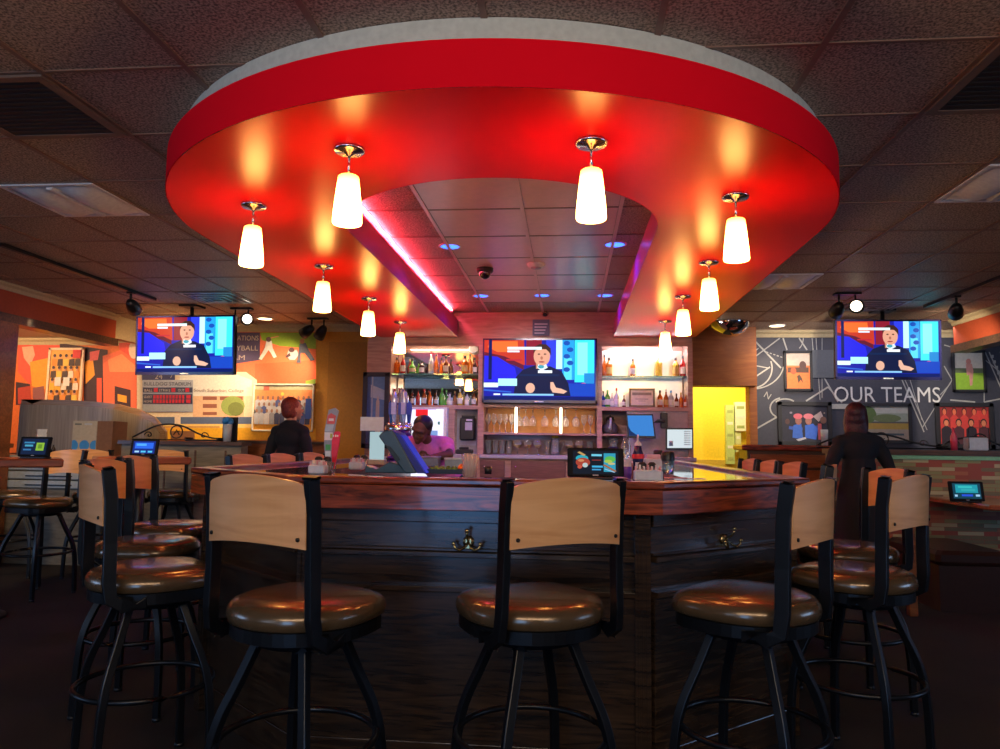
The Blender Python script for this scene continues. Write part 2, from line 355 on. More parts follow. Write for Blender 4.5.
# pendants
def shade_mat():
    m = bpy.data.materials.new('lamp_glass'); m.use_nodes = True; nt = m.node_tree; b = nt.nodes['Principled BSDF']; b.inputs['Base Color'].default_value = (.5, .4, .3, 1)
    tc = nt.nodes.new('ShaderNodeTexCoord'); sx = nt.nodes.new('ShaderNodeSeparateXYZ'); mr = nt.nodes.new('ShaderNodeMapRange'); cr = nt.nodes.new('ShaderNodeValToRGB')
    mr.inputs['From Min'].default_value = -.112; mr.inputs['From Max'].default_value = -.20; mr.inputs['To Min'].default_value = .13; mr.inputs['To Max'].default_value = 1
    cr.color_ramp.elements[0].color = (1, .42, .06, 1); cr.color_ramp.elements[1].color = (1, .47, .115, 1)
    mu = nt.nodes.new('ShaderNodeMath'); mu.operation = 'MULTIPLY'; mu.inputs[1].default_value = PEND_E
    nt.links.new(tc.outputs['Object'], sx.inputs[0]); nt.links.new(sx.outputs['Z'], mr.inputs['Value']); nt.links.new(mr.outputs[0], mu.inputs[0]); nt.links.new(mr.outputs[0], cr.inputs[0])
    nt.links.new(cr.outputs[0], b.inputs['Emission Color']); nt.links.new(mu.outputs[0], b.inputs['Emission Strength']); return m
SHADE = shade_mat()
def pendant():
    t = thing('pendant_lamp', '', 'pendant lamp')
    b = MB(); b.lathe([(.0, 0), (.062, 0), (.064, -.006), (.058, -.014), (.02, -.018), (.008, -.03), (0, -.03)], CHROME, n=28, cap=False); b.build('canopy', t, 'round nickel canopy')
    b = MB(); b.cyl((0, 0, -.02), (0, 0, -.115), .005, CHROME, 10); b.lathe([(0, -.105), (.016, -.108), (.018, -.125), (0, -.126)], CHROME, n=16, cap=False); b.build('stem', t)
    b = MB(); b.lathe([(.0, -.113), (.036, -.113), (.042, -.118), (.047, -.16), (.053, -.22), (.058, -.27), (.060, -.306), (.057, -.313), (.050, -.315), (.050, -.30), (.040, -.13)], SHADE, n=28, cap=False)
    b.build('lamp_shade', t, 'glowing white glass shade'); return t
PP = [(-.9, 2.84), (.08, 2.83), (-1.60, 3.51), (.78, 3.5), (-1.67, 4.79), (.89, 4.78), (-1.66, 5.9), (.89, 5.88), (-1.67, 7.08), (.90, 7.06)]
PL = ['nearest left', 'nearest right', 'second left', 'second right', 'third left', 'third right', 'fourth left', 'fourth right', 'farthest left', 'farthest right']
pd = pendant()
for k, (x, y) in enumerate(PP):
    lab = '%s of the tapered white glass pendants under the red canopy' % PL[k]
    if k == 0: pd.location = (x, y, ZS); pd['label'] = lab; pd['group'] = 'pendants under the red canopy'
    else: dup(pd, (x, y, ZS), k*.3, lab, 'pendants under the red canopy')

# ================================================================ BAR COUNTER
def poly_off(cx, front, half, cy2, hx, yb, o=0):
    """open U outline of the bar offset inward by o, from the left rear to the right rear"""
    t = math.tan(math.radians(22.5))
    k = .41*o
    return [(cx-hx+o, yb), (cx-hx+o, cy2+k*.9), (cx-half+k*.9, front+o), (cx+half-k*.9, front+o), (cx+hx-o, cy2+k*.9), (cx+hx-o, yb)]
def U(o): return poly_off(-.36, 2.68, .69, 3.29, 1.385, 7.35, o)
def uband(b, oa, ob, z0, z1, m):
    A, B = U(oa), U(ob); n = 6; vs = [(x, y, z) for ring in (A, B) for z in (z0, z1) for x, y in ring]; fs = []
    a0, a1, b0, b1 = 0, n, 2*n, 3*n
    for i in range(n-1):
        fs += [(a0+i, a0+i+1, a1+i+1, a1+i), (b0+i+1, b0+i, b1+i, b1+i+1), (a1+i, a1+i+1, b1+i+1, b1+i), (a0+i+1, a0+i, b0+i, b0+i+1)]
    fs += [(a0, a1, b1, b0), (a0+n-1, b0+n-1, b1+n-1, a1+n-1)]
    b.add(vs, fs, m)
bar = thing('bar_counter', 'dark wood horseshoe bar with a lacquered cherry top', 'bar', (-.375, 5, 0)); BO = Vector((-.375, 5, 0))
def bp(b, name, label=None, bevel=0, parent=None):
    if not parent:
        for v in b.v: v -= BO
    return b.build(name, parent or bar, label, bevel=bevel)
ZT = 1.056
b = MB(); uband(b, .07, .50, ZT-.03, ZT, BARTOP); bp(b, 'counter_top', 'mirror-gloss cherry counter top')
b = MB(); uband(b, 0, .085, ZT-.01, ZT+.017, CHERRY); bp(b, 'bar_rail', 'raised red-brown edge rail', .008)
b = MB(); uband(b, .004, .034, ZT-.10, ZT-.012, CHERRY); bp(b, 'apron', 'reddish grained apron board', .003)
b = MB(); uband(b, .10, .16, 0, ZT-.03, PANEL); bp(b, 'front_panel')
uf = U(.10)
def on_face(i, s, off=0):
    a, c = Vector((*uf[i], 0)), Vector((*uf[i+1], 0)); d = (c-a).normalized(); n = Vector((d.y, -d.x, 0)); return a+d*s+n*off, d, n, (c-a).length
def face_strip(b, i, s0, s1, z0, z1, th, m, slope=0):
    p, d, n, L = on_face(i, s0); q, *_ = on_face(i, s1)
    r = [p, q, q+n*th, p+n*th]; r2 = [p, q, q+n*(th-slope), p+n*(th-slope)]
    b.add([v+Vector((0, 0, z0)) for v in r]+[v+Vector((0, 0, z1)) for v in r2], [(3, 2, 1, 0), (4, 5, 6, 7), (0, 1, 5, 4), (1, 2, 6, 5), (2, 3, 7, 6), (3, 0, 4, 7)], m)
for i, (nm) in enumerate(['left side', 'left front', 'front', 'right front', 'right side']):
    L = on_face(i, 0)[3]; b = MB()
    for z0, z1, th in ((.905, .955, .018), (.78, .80, .036), (.80, .812, .018), (.655, .675, .040), (.12, .655, .024), (0, .12, .027)): face_strip(b, i, .0, L, z0, z1, th, PANEL, 0)
    bp(b, 'panel_moulding', None, .003)
b = None
for i, s0 in ((2, 0), (2, -1), (1, 0), (4, 0)):
    L = on_face(i, 0)[3]; s0 = L if s0 == -1 else s0; b = MB(); w_ = .055
    a = s0 if s0 == 0 else s0-w_
    face_strip(b, i, a-.002, a+w_, 0, ZT-.10, .044, PANEL)
    for q in range(3): face_strip(b, i, a+.008+q*.015, a+.016+q*.015, .16, .90, .050, PANEL)
    bp(b, 'pilaster', 'fluted corner pilaster', .002)
# coat hooks under the bar top
BRASS = mat('brass', (.65, .5, .22), .25, metal=1)
def hook(i, s, label):
    p, d, n, _ = on_face(i, s, .0); t = thing('coat_hook', label, 'hook', p+n*.012+Vector((0, 0, .806)), math.atan2(d.y, d.x), 'brass coat hooks on the bar front')
    b = MB(); b.lathe([(0, 0), (.022, 0), (.020, .006), (.008, .009), (0, .009)], BRASS, (0, .01, .03), 16, (0, -1, 0), cap=False); b.box((-.010, -.002, .0), (.010, .01, .04), BRASS); b.build('back_plate', t)
    for sx in (-1, 1):
        b = MB(); b.tube([(0, 0, .03), (sx*.012, -.02, .012), (sx*.028, -.032, .003), (sx*.043, -.034, .010), (sx*.050, -.034, .024)], .005, BRASS, 8); b.ell((sx*.050, -.034, .027), (.008,)*3, BRASS, 10, 6); b.build('prong', t)
    b = MB(); b.tube([(0, 0, .035), (0, -.025, .045), (0, -.04, .06), (0, -.042, .072)], .005, BRASS, 8); b.ell((0, -.042, .075), (.009,)*3, BRASS, 10, 6); b.build('prong', t)
hook(2, .64, 'double brass coat hook on the middle bar panel, lit blue'); hook(3, .42, 'brass coat hook on the angled bar panel beside the right stool')

def curve(P, n=5):
    out = []
    for i in range(len(P)-1):
        a, c, d, e = Vector(P[max(i-1, 0)]), Vector(P[i]), Vector(P[i+1]), Vector(P[min(i+2, len(P)-1)])
        for k in range(n): u = k/n; out.append(.5*((2*c)+(d-a)*u+(2*a-5*c+4*d-e)*u*u+(3*c-a-3*d+e)*u**3))
    return out+[Vector(P[-1])]
# ================================================================ BAR STOOLS
def seat_outline(sc_=1.0, n=40):
    pts = []
    for i in range(n):
        t = 2*PI*i/n; c, s = math.cos(t), math.sin(t)
        e = 2.0 if s < 0 else 2.0+1.4*min(1, s*1.5)
        r = (abs(c)**e+abs(s)**e)**(-1/e); pts.append((r*c*.222*sc_, r*s*.215*sc_))
    return pts
def make_stool():
    t = thing('bar_stool', '', 'bar stool')
    b = MB(); rings = []
    for k, z in ((.93, .672), (.985, .680), (1.0, .697), (.985, .715), (.93, .730), (.80, .741), (.5, .747), (.15, .748)):
        rings.append([(x*k, y*k, z) for x, y in seat_outline()])
    b.loft(rings, VINYL); b.build('seat', t, 'bronze vinyl seat cushion')
    b = MB(); b.loft([[(x*k, y*k, z) for x, y in seat_outline()] for k, z in ((.90, .632), (.95, .636), (.95, .672), (.90, .673))], METAL, smooth=False)
    b.lathe([(.09, .60), (.13, .605), (.13, .632), (.09, .632)], METAL, n=24); b.build('seat_frame', t)
    for sx in (-1, 1):
        b = MB(); b.tube([(sx*.196, -.06, .645), (sx*.196, -.135, .645), (sx*.193, -.170, .665), (sx*.190, -.178, .72), (sx*.186, -.180, .85), (sx*.186, -.186, 1.0), (sx*.187, -.200, 1.098)], 0, METAL, sq=(.024, .042)); b.build('back_post', t, bevel=.003)
        b = MB(); b.tube([(sx*.187, -.2005, 1.097), (sx*.1872, -.2018, 1.105)], 0, METAL, sq=(.026, .044)); b.build('end_cap', t)
    # maple panel, curved in plan, arched top and bottom
    nx, nz = 18, 6; V = []; F = []
    for side in (0, 1):
        for j in range(nz+1):
            for i in range(nx+1):
                u = i/nx*2-1; q = j/nz; zb = .908+.014*(1-u*u); zt = 1.082+.026*(1-u*u)-.05*max(0, abs(u)-.90)
                z = zb+(zt-zb)*q; y = -.203-(z-.85)*.05-.036*(1-u*u)+.012*side; V.append((u*.180, y, z))
    n1 = (nx+1)*(nz+1)
    for j in range(nz):
        for i in range(nx): a = j*(nx+1)+i; F += [(a, a+1, a+nx+2, a+nx+1), (n1+a+1, n1+a, n1+a+nx+1, n1+a+nx+2)]
    for i in range(nx): F += [(i+1, i, n1+i, n1+i+1), (nz*(nx+1)+i, nz*(nx+1)+i+1, n1+nz*(nx+1)+i+1, n1+nz*(nx+1)+i)]
    for j in range(nz): a = j*(nx+1); F += [(a, a+nx+1, n1+a+nx+1, n1+a), (a+nx+nx+1, a+nx, n1+a+nx, n1+a+nx+nx+1)]
    b = MB(); b.add(V, F, MAPLE, False); br = b.build('backrest', t, 'bent maple plywood backrest')
    for sx in (-1, 1):
        b = MB(); b.lathe([(0, 0), (.006, 0), (.0055, .004), (0, .006)], METAL, (sx*.160, -.215, .935), 12, (0, -1, 0), cap=False); b.build('bolt', br)
    for sx, sy in ((-1, -1), (1, -1), (-1, 1), (1, 1)):
        b = MB(); b.tube(curve([(sx*.085, sy*.085, .618), (sx*.122, sy*.122, .50), (sx*.155, sy*.155, .40), (sx*.172, sy*.172, .31), (sx*.180, sy*.180, .18), (sx*.183, sy*.183, .012)]), 0, METAL, sq=(.026, .026)); lg = b.build('leg', t, bevel=.003)
        b = MB(); b.lathe([(.018, 0), (.018, .012), (.012, .016)], BLACK, (sx*.183, sy*.183, 0), 12); b.build('glide', lg)
    b = MB(); b.tube([(.229*math.cos(a), .229*math.sin(a), .325) for a in [2*PI*i/36 for i in range(36)]], .0105, METAL, 8, True); b.build('foot_ring', t)
    return t
G1 = 'bar stools around the horseshoe bar'
STOOLS = [
 (-.80, 2.22, -21, 'bar stool with tan back nearest on the left, standing right of the red-white display', G1),
 (-.11, 2.34, 30, 'bar stool in front of the middle of the bar, before the upright tablet', G1),
 (.58, 2.50, 54, 'bar stool at the right front corner of the bar, its back turned edge-on', G1),
 (1.11, 3.05, 46, 'outermost right bar stool with tan back in front of the mosaic wall', G1),
 (1.36, 3.80, 98, 'bar stool with glowing orange backrest beside the person in the long black coat', G1),
 (1.33, 4.62, 76, 'bar stool with a thin edge-on back between the orange one and the bar', G1),
 (1.33, 5.26, 97, 'nearest of the three stools showing only orange backs past the right of the bar', G1),
 (1.33, 5.88, 97, 'middle of the three stools showing only orange backs past the right of the bar', G1),
 (1.33, 6.50, 97, 'farthest of the three stools showing only orange backs past the right of the bar', G1),
 (-1.53, 2.64, -46, 'bar stool at the left with tan back seen at an angle before the small tables', G1),
 (-1.95, 3.30, -86, 'bar stool just behind the left angled one, the nearer of two showing overlapping seats', G1),
 (-2.22, 3.98, -86, 'bar stool with orange back below the small tablet, the farther of two overlapping seats', G1),
 (-1.98, 4.80, -104, 'nearest of three orange backs beyond the left of the bar, by the grey half wall', G1),
 (-1.98, 5.42, -104, 'middle of three orange backs beyond the left of the bar, by the red-haired person', G1),
 (-1.98, 6.10, -104, 'farthest of three orange backs beyond the left of the bar, below the red-haired person', G1),
]
G2 = 'stools around the tall tables at the left'
STOOLS += [
 (at(30, 505, 5.3).x, 5.42, 168, 'stool behind the leftmost tall table, its back panel showing just below the tabletop', G2),
 (-4.85, 6.10, -60, 'stool at the left picture edge whose seat shows under the leftmost tall table', G2),
 (-4.16, 6.28, 4, 'stool with tan back standing between the two tall tables below the dotted carton', G2),
 (-3.66, 6.60, 6, 'stool with pale shiny back beyond the tall table with the blue-screened tablet', G2),
]
s0 = make_stool()
for k, (x, y, a, lab, g) in enumerate(STOOLS):
    if k == 0: s0.location = (x, y, 0); s0.rotation_euler = (0, 0, math.radians(a)); s0['label'] = lab; s0['group'] = g
    else: dup(s0, (x, y, 0), math.radians(a), lab, g)
# ================================================================ BACK BAR
YB = 8.12
def bx(px): return at(px, 400, YB).x
def bz(py, px=540): return at(px, py, YB).z
bb = thing('back_bar', 'tall wooden back bar with mirrored bottle bays either side of the television', 'back bar', (-.5, 8.3, 0)); BB = Vector((-.5, 8.3, 0))
def part(b, name, parent=bb, label=None, bevel=0):
    for v in b.v: v -= BB
    return b.build(name, parent, label, bevel=bevel)
XL, XR = bx(366), bx(693)
b = MB(); b.box((XL, 8.145, 2.34), (XR, 8.22, ZC-.003), BACKWOOD); part(b, 'header', label='pinkish wood header')
for k, (a, c) in enumerate(((366, 390), (478, 484), (597, 602), (688, 693))):
    b = MB(); b.box((bx(a), 8.12, 0 if k in (0, 3) else 1.04), (bx(c), 8.49, 2.34), BACKWOOD); part(b, 'upright')
b = MB(); b.box((bx(390), 8.46, 1.03), (XR-.02, 8.49, 2.34), BACKWOOD); part(b, 'back_panel')
ZG1, ZG2, ZG0 = bz(433), bz(455), bz(404.5); ZCT = ZG2
MIR = [(391, 477, 346, 405), (603, 687, 347, 405)]
for a, c, t0, t1 in MIR:
    b = MB(); b.box((bx(a), 8.445, bz(t1)), (bx(c), 8.458, bz(t0)), MIRROR if a < 500 else MIRROR2); part(b, 'mirror', label='mirror behind the bottles')
ZSH = {0: bz(373, 430), 1: bz(375.5, 645)}; ZLO = bz(406)
SHELFG = glassm('green_glass_shelf', (.45, .75, .68))
for k, (a, c) in enumerate(((390, 478), (602, 688))):
    b = MB(); b.box((bx(a)+.004, 8.16, ZSH[k]-.014), (bx(c)-.004, 8.44, ZSH[k]), SHELFG); part(b, 'glass_shelf')
    b = MB(); b.box((bx(a), 8.12, ZLO-.045), (bx(c), 8.46, ZLO), BACKWOOD); part(b, 'shelf_board', bevel=.003)
    b = MB(); b.box((bx(a), 8.122, 2.288), (bx(c), 8.138, 2.339), BACKWOOD); part(b, 'valance')
    b = MB(); b.box((bx(a)+.1, 8.2, 2.315), (bx(c)-.1, 8.25, 2.338), glow((1, .72, .5) if k == 0 else (.95, .92, 1), 22 if k == 0 else 60)); part(b, 'light_strip')

b = MB(); b.box((bx(484), 8.12, ZG0-.03), (bx(597), 8.46, ZG0), BACKWOOD); part(b, 'shelf_board')
b = MB(); b.box((bx(484), 8.12, ZG1-.022), (bx(597), 8.46, ZG1), BACKWOOD); part(b, 'shelf_board')
for px in (516, 561):
    b = MB(); b.box((bx(px-1), 8.15, ZG1+.001), (bx(px+1), 8.18, ZG0-.032), glow((1, .86, .62), 9)); part(b, 'light_strip', label='bright vertical light strip')
b = MB(); b.box((bx(485), 8.435, ZG1+.004), (bx(596), 8.458, ZG0-.034), mat('amber_back_panel', (.75, .33, .06), .4)); part(b, 'amber_panel', label='amber lit panel behind the wine glasses')
b = MB(); b.box((bx(602), 8.12, bz(433)-.02), (bx(627), 8.46, bz(433)), BACKWOOD); part(b, 'shelf_board')
GREYP = mat('grey_laminate', (.36, .33, .36), .45)
b = MB(); b.box((bx(627), 8.14, ZCT), (bx(688), 8.16, ZLO-.046), GREYP); part(b, 'grey_panel', label='grey laminate panel at the right')
b = MB(); b.box((bx(449), 8.13, 1.03), (bx(455), 8.17, ZLO-.046), BACKWOOD); b.box((bx(455), 8.30, 1.03), (bx(478), 8.33, ZLO-.046), GREYP); part(b, 'recess_panel')
b = MB(); b.box((bx(449), 7.92, ZCT-.04), (XR, 8.5, ZCT-.001), mat('grey_counter', (.40, .36, .40), .25)); part(b, 'work_top', label='grey work top', bevel=.004)
b = MB(); b.box((bx(450), 7.96, 0), (XR, 8.12, ZCT-.041), BACKWOOD); b.box((XL, 7.99, 0), (bx(401), 8.12, ZCT-.041), BACKWOOD); part(b, 'base_cabinet')
DOOR = wood('reddish_cabinet', (.12, .045, .035), (.20, .08, .06), .4, (1, 1, 8), .2)
for a, c in ((483, 507), (513, 566), (570, 598), (604, 640), (645, 688)):
    b = MB(); b.box((bx(a), 7.935, .12), (bx(c), 7.958, ZCT-.06), DOOR); d = part(b, 'cabinet_door', bevel=.004)
    b = MB(); b.lathe([(.0, 0), (.006, 0), (.012, .014), (.012, .02), (0, .024)], CHROME, (bx(a)+.05, 7.934, ZCT-.13), 12, (0, -1, 0), cap=False); part(b, 'knob', d)
# bright white cooler doorway behind the bartender
t = thing('glass_door_cooler', 'glowing white cooler door with a red mark behind the bartender', 'cooler', (bx(426), 8.05, 0)); TO = Vector(t.location)
def lp(b, name, par, org, label=None, bevel=0):
    for v in b.v: v -= Vector(org)
    return b.build(name, par, label, bevel=bevel)
z0, z1 = .0, bz(407.5, 425)
b = MB(); b.box((bx(402), 7.99, z0), (bx(404), 8.11, z1), WHITE); b.box((bx(446), 7.99, z0), (bx(449), 8.11, z1), WHITE); b.box((bx(404), 7.99, z1-.02), (bx(446), 8.11, z1), WHITE); b.box((bx(404), 7.99, 0), (bx(446), 8.11, .12), WHITE)
lp(b, 'frame', t, TO)
b = MB(); b.box((bx(404), 8.02, .121), (bx(446), 8.10, z1-.021), glow((.86, .84, 1), 1.25)); pn = lp(b, 'lit_panel', t, TO, 'glowing white interior')
b = MB(); b.box((bx(418), 8.012, bz(418)), (bx(430), 8.019, bz(411)), glow((.9, .02, .03), 1)); b.box((bx(411), 8.01, bz(411)), (bx(438), 8.018, bz(409.5)), glow((.55, .3, .8), 1))
b.box((bx(440), 8.012, bz(426)), (bx(442), 8.019, bz(423)), glow((.1, .3, .3), .6)); b.box((bx(432), 8.012, bz(440)), (bx(440), 8.019, bz(432)), glow((.25, .4, .8), .9)); lp(b, 'red_mark', t, TO)
# dispenser and labels in the recess
t = thing('towel_dispenser', 'black paper towel dispenser with a pale label left of the glasses', 'dispenser', (bx(467), 8.22, bz(442))); o = t.location.copy()
b = MB(); b.box((bx(459.5), 8.17, bz(441)), (bx(474.5), 8.299, bz(418)), BLACK, ch=.012); b.box((bx(461), 8.19, bz(418)), (bx(473), 8.299, bz(416)), BLACK); lp(b, 'body', t, o)
b = MB(); b.box((bx(465), 8.163, bz(431)), (bx(472), 8.169, bz(423)), paint((.45, .45, .55))); b.box((bx(466), 8.163, bz(421.5)), (bx(472), 8.169, bz(419.8)), paint((.6, .6, .7))); lp(b, 'label', t, o)
b = MB(); b.box((bx(459), 8.285, bz(446.5)), (bx(475), 8.299, bz(441.8)), paint((.48, .45, .62))); b.build('sign', label='small lilac notice under the black towel dispenser', cat='sign')
b = MB(); b.box((bx(458), 8.0, ZCT), (bx(474), 8.15, ZCT+.05), BLACK, ch=.01); b.box((bx(461), 8.03, ZCT+.05), (bx(470), 8.12, ZCT+.075), BLACK, ch=.006); b.build('card_printer', label='low black receipt printer on the counter below the towel dispenser', cat='printer')
b = MB(); b.box((bx(532), 8.085, bz(336)), (bx(549), 8.099, bz(320)), paint((.10, .12, .22)));
for q in range(4): b.box((bx(534), 8.082, bz(325.2+q*3)), (bx(547-q), 8.0855, bz(324+q*3)), paint((.5, .55, .7)))
b.build('notice', label='small blue notice with lines of print above the middle television', cat='notice')

# ---------------------------------------------------------------- bottles
LIQ = {'amber': (.75, .22, .02), 'orange': (.85, .18, .01), 'dark': (.06, .02, .015), 'green': (.12, .55, .05), 'clear': (.85, .88, .9), 'blue': (.05, .15, .6), 'yellow': (.85, .6, .08), 'red': (.55, .02, .02), 'brown': (.28, .07, .02)}
def bottle(kind, col, label, cap, h, name_label, loc, grp):
    r = {'round': .036, 'tall': .030, 'square': .042, 'squat': .048}[kind]*(h/.26)**.5*.95
    m = mat('bottle_'+col, LIQ[col], .08, spec=.8, coat=.6, trans=.35 if col != 'dark' else 0); n = 4 if kind == 'square' else 18
    neck = {'round': .62, 'tall': .58, 'square': .66, 'squat': .50}[kind]
    prof = [(0, 0), (r*.92, 0), (r, .008), (r, h*neck*.92), (r*.9, h*neck), (r*.42, h*(neck+.13)), (r*.33, h*(neck+.17)), (r*.33, h*.93), (0, h*.93)]
    b = MB(); 
    if kind == 'square':
        b.lathe(prof, m, n=8, smooth=False, cap=False)
    else: b.lathe(prof, m, n=n, cap=False)
    o = b.build('liquor_bottle', label=name_label, cat='bottle', group=grp, loc=loc)
    b = MB(); b.lathe([(r*.37, h*.86), (r*.40, h*.87), (r*.40, h), (0, h)], paint(cap, .3), n=12, cap=False); b.build('cap', o)
    if label:
        b = MB(); z0, z1 = h*.14, h*neck*.74; vs = []; N = 10; k = 8 if kind == 'square' else 0
        for i in range(N+1):
            a = -PI/2-1.2+2.4*i/N; vs += [(math.cos(a)*(r+.0012), math.sin(a)*(r+.0012), z) for z in (z0, z1)]
        b.add(vs, [(2*i, 2*i+2, 2*i+3, 2*i+1) for i in range(N)], paint(label, .5), True); b.build('label', o)
    return o
W_, K_, R_, Gd, Cr = (.75, .75, .72), (.03, .03, .03), (.6, .03, .03), (.6, .42, .12), (.65, .55, .35)
names = {W_: 'white', K_: 'black', R_: 'red', Gd: 'gold', Cr: 'cream'}
CW = {'round': 'round-shouldered', 'tall': 'slender', 'square': 'faceted', 'squat': 'squat'}
def row(items, z, Y, grp, place, pxh=1.0):
    for k, (px, kind, col, lab, cap, hp) in enumerate(items):
        p = at(px, 400, Y); h = hp*Y/737.6
        L = '%s %s bottle%s, %s from the left %s' % (CW[kind], col, ' with %s label' % names[lab] if lab else '', ORD[k], place)
        bottle(kind, col, lab, cap, h, L, (p.x, Y, z+.0005), grp)
row([(396, 'square', 'orange', None, K_, 17), (402.3, 'round', 'red', W_, Gd, 19), (411.5, 'squat', 'green', Cr, K_, 16), (421, 'square', 'dark', W_, K_, 14), (430.3, 'tall', 'clear', Cr, R_, 24), (435.5, 'tall', 'orange', None, K_, 21), (445.3, 'round', 'brown', Cr, K_, 19), (464.2, 'square', 'orange', Gd, K_, 19), (469.3, 'tall', 'amber', None, K_, 21), (474.3, 'tall', 'dark', W_, K_, 17)],
    ZSH[0], 8.27, 'bottles on the left upper glass shelf', 'on the left upper shelf')
row([(394.5, 'round', 'brown', None, R_, 17), (399, 'tall', 'brown', W_, R_, 18), (405.7, 'round', 'brown', W_, K_, 17), (412.5, 'tall', 'dark', W_, K_, 17), (418, 'tall', 'red', None, K_, 17), (424, 'round', 'brown', W_, R_, 17), (430, 'tall', 'orange', None, K_, 17), (436, 'tall', 'dark', W_, K_, 16), (442, 'round', 'green', None, (.2, .7, .1), 18), (449.8, 'squat', 'clear', W_, K_, 14), (455, 'tall', 'brown', None, Gd, 15), (460, 'round', 'yellow', W_, W_, 17), (467, 'round', 'clear', W_, K_, 14), (474, 'round', 'brown', W_, K_, 15)],
    ZLO, 8.30, 'bottles along the left lower shelf', 'on the left lower shelf')
row([(604.5, 'tall', 'orange', None, K_, 22), (609, 'square', 'amber', Gd, K_, 19), (633, 'round', 'amber', W_, K_, 18), (659, 'square', 'yellow', None, W_, 22), (676, 'square', 'yellow', Gd, K_, 19), (683, 'round', 'red', W_, K_, 21)],
    ZSH[1], 8.27, 'bottles on the right upper glass shelf', 'on the right upper shelf')
row([(603.2, 'tall', 'blue', W_, K_, 16), (607.5, 'round', 'green', W_, (.1, .4, .1), 17), (612, 'tall', 'clear', W_, W_, 14), (616.5, 'tall', 'clear', W_, R_, 19), (624, 'tall', 'dark', W_, K_, 12), (660, 'round', 'orange', W_, K_, 17), (666, 'tall', 'amber', Gd, W_, 18), (671, 'round', 'clear', W_, (.1, .4, .8), 17), (676.5, 'tall', 'brown', W_, K_, 14), (681, 'tall', 'orange', None, Gd, 15), (685.5, 'tall', 'orange', W_, Gd, 13)],
    ZLO, 8.25, 'bottles along the right lower shelf', 'on the right lower shelf')
# framed certificate
t = thing('framed_certificate', 'framed cream certificate leaning between the right-hand bottles', 'certificate', (bx(642.5), 8.2, ZLO)); o = t.location.copy()
f0, f1, g0, g1 = bx(629.5), bx(655.5), ZLO+.001, bz(387.3)
b = MB(); 
for a, c, d, e in ((f0, g0, f1, g0+.02), (f0, g1-.02, f1, g1), (f0, g0, f0+.02, g1), (f1-.02, g0, f1, g1)): b.box((a, 8.17, c), (d, 8.2, e), wood('gilt_brown', (.10, .05, .02), (.2, .12, .05), .4))
lp(b, 'frame', t, o)
b = MB(); b.box((f0+.02, 8.185, g0+.02), (f1-.02, 8.19, g1-.02), paint((.90, .82, .58))); b.box((f0+.035, 8.182, g1-.075), (f1-.035, 8.186, g1-.045), paint((.35, .33, .2)))
b.box((f0+.07, 8.182, g0+.085), (f1-.07, 8.186, g0+.092), paint((.35, .33, .2))); b.box((f0+.1, 8.182, g0+.065), (f1-.1, 8.186, g0+.07), paint((.35, .33, .2))); lp(b, 'certificate_sheet', t, o)
b = MB(); c0 = at(473.5, 349, 8.40); b.lathe([(.055, 0), (.055, .02), (.045, .024), (0, .024)], WHITE, c0, 24, (0, -1, 0)); b.lathe([(0, 0), (.04, 0)], paint((.5, .5, .5)), c0-Vector((0, .0245, 0)), 20, (0, -1, 0), cap=False); b.build('wall_clock', label='small round clock above the left upper shelf bottles', cat='clock')

# ---------------------------------------------------------------- glasses
def wine(hang, loc, lab, grp, h=.17, r=.036, fill=None):
    b = MB(); s = -1 if hang else 1
    prof = [(r*.95, 0), (r*.95, .003), (.005, .008), (.004, h*.42), (r*.5, h*.48), (r, h*.68), (r*.98, h*.8), (r*.78, h)]
    b.lathe([(a, z*s) for a, z in prof], GLASS, n=16, cap=False)
    if fill: b.lathe([(.0, h*.485), (r*.45, h*.49), (r*.93, h*.68), (0, h*.68)], mat('golden_wine', (.9, .6, .05), .1, trans=.3), n=14, cap=False)
    return b.build('wine_glass', label=lab, cat='glass', group=grp, loc=loc)
def pint(loc, lab, grp, h=.15, r=.037):
    b = MB(); b.lathe([(0, 0), (r*.72, 0), (r*.76, .01), (r, h), (r*.93, h), (r*.70, .016), (0, .016)], GLASS, n=16, cap=False); return b.build('tumbler', label=lab, cat='glass', group=grp, loc=loc)
k = 0
for px in (488.5, 494.3, 500.1, 505.9, 511.9, 519.5, 526, 533, 545, 556, 565.5, 576, 584, 590.5):
    p = at(px, 400, 8.27); hang = px in (519.5, 526, 533, 545, 556, 565.5, 576)
    if hang: wine(True, (p.x, 8.27, ZG0-.036), 'hanging wine glass, %s from the left in the amber-lit rack' % ORD[k], 'glasses in the amber-lit rack', .20, .042)
    else: wine(False, (p.x, 8.27, ZG1+.001), 'stemmed glass, %s from the left in the amber-lit rack' % ORD[k], 'glasses in the amber-lit rack', .21, .032)
    k += 1
k = 0
for px in (489, 496, 502.5, 509.5, 518, 528, 538, 547.5, 569, 579.5, 590):
    p = at(px, 400, 8.27)
    if px in (518, 528, 538, 569, 579.5): wine(False, (p.x, 8.27, ZCT+.001), 'stemmed glass with golden sheen, %s from the left below the rack' % ORD[k], 'glasses on the work top below the rack', .16, .045, True)
    else: pint((p.x, 8.27, ZCT+.001), 'clear upright tumbler, %s from the left below the amber rack' % ORD[k], 'glasses on the work top below the rack', .155)
    k += 1
t = thing('water_pitcher', 'clear glass pitcher with a handle between the stemmed glasses', 'pitcher', (at(555.5, 400, 8.25).x, 8.25, ZCT+.001))
b = MB(); b.lathe([(0, 0), (.05, 0), (.055, .03), (.045, .11), (.04, .15), (.052, .185), (.048, .185), (.036, .15), (.05, .03), (0, .01)], GLASS, n=20, cap=False); b.build('body', t)
b = MB(); b.tube([(.045, 0, .15), (.085, 0, .15), (.09, 0, .10), (.055, 0, .05)], .006, GLASS, 8); b.build('handle', t)
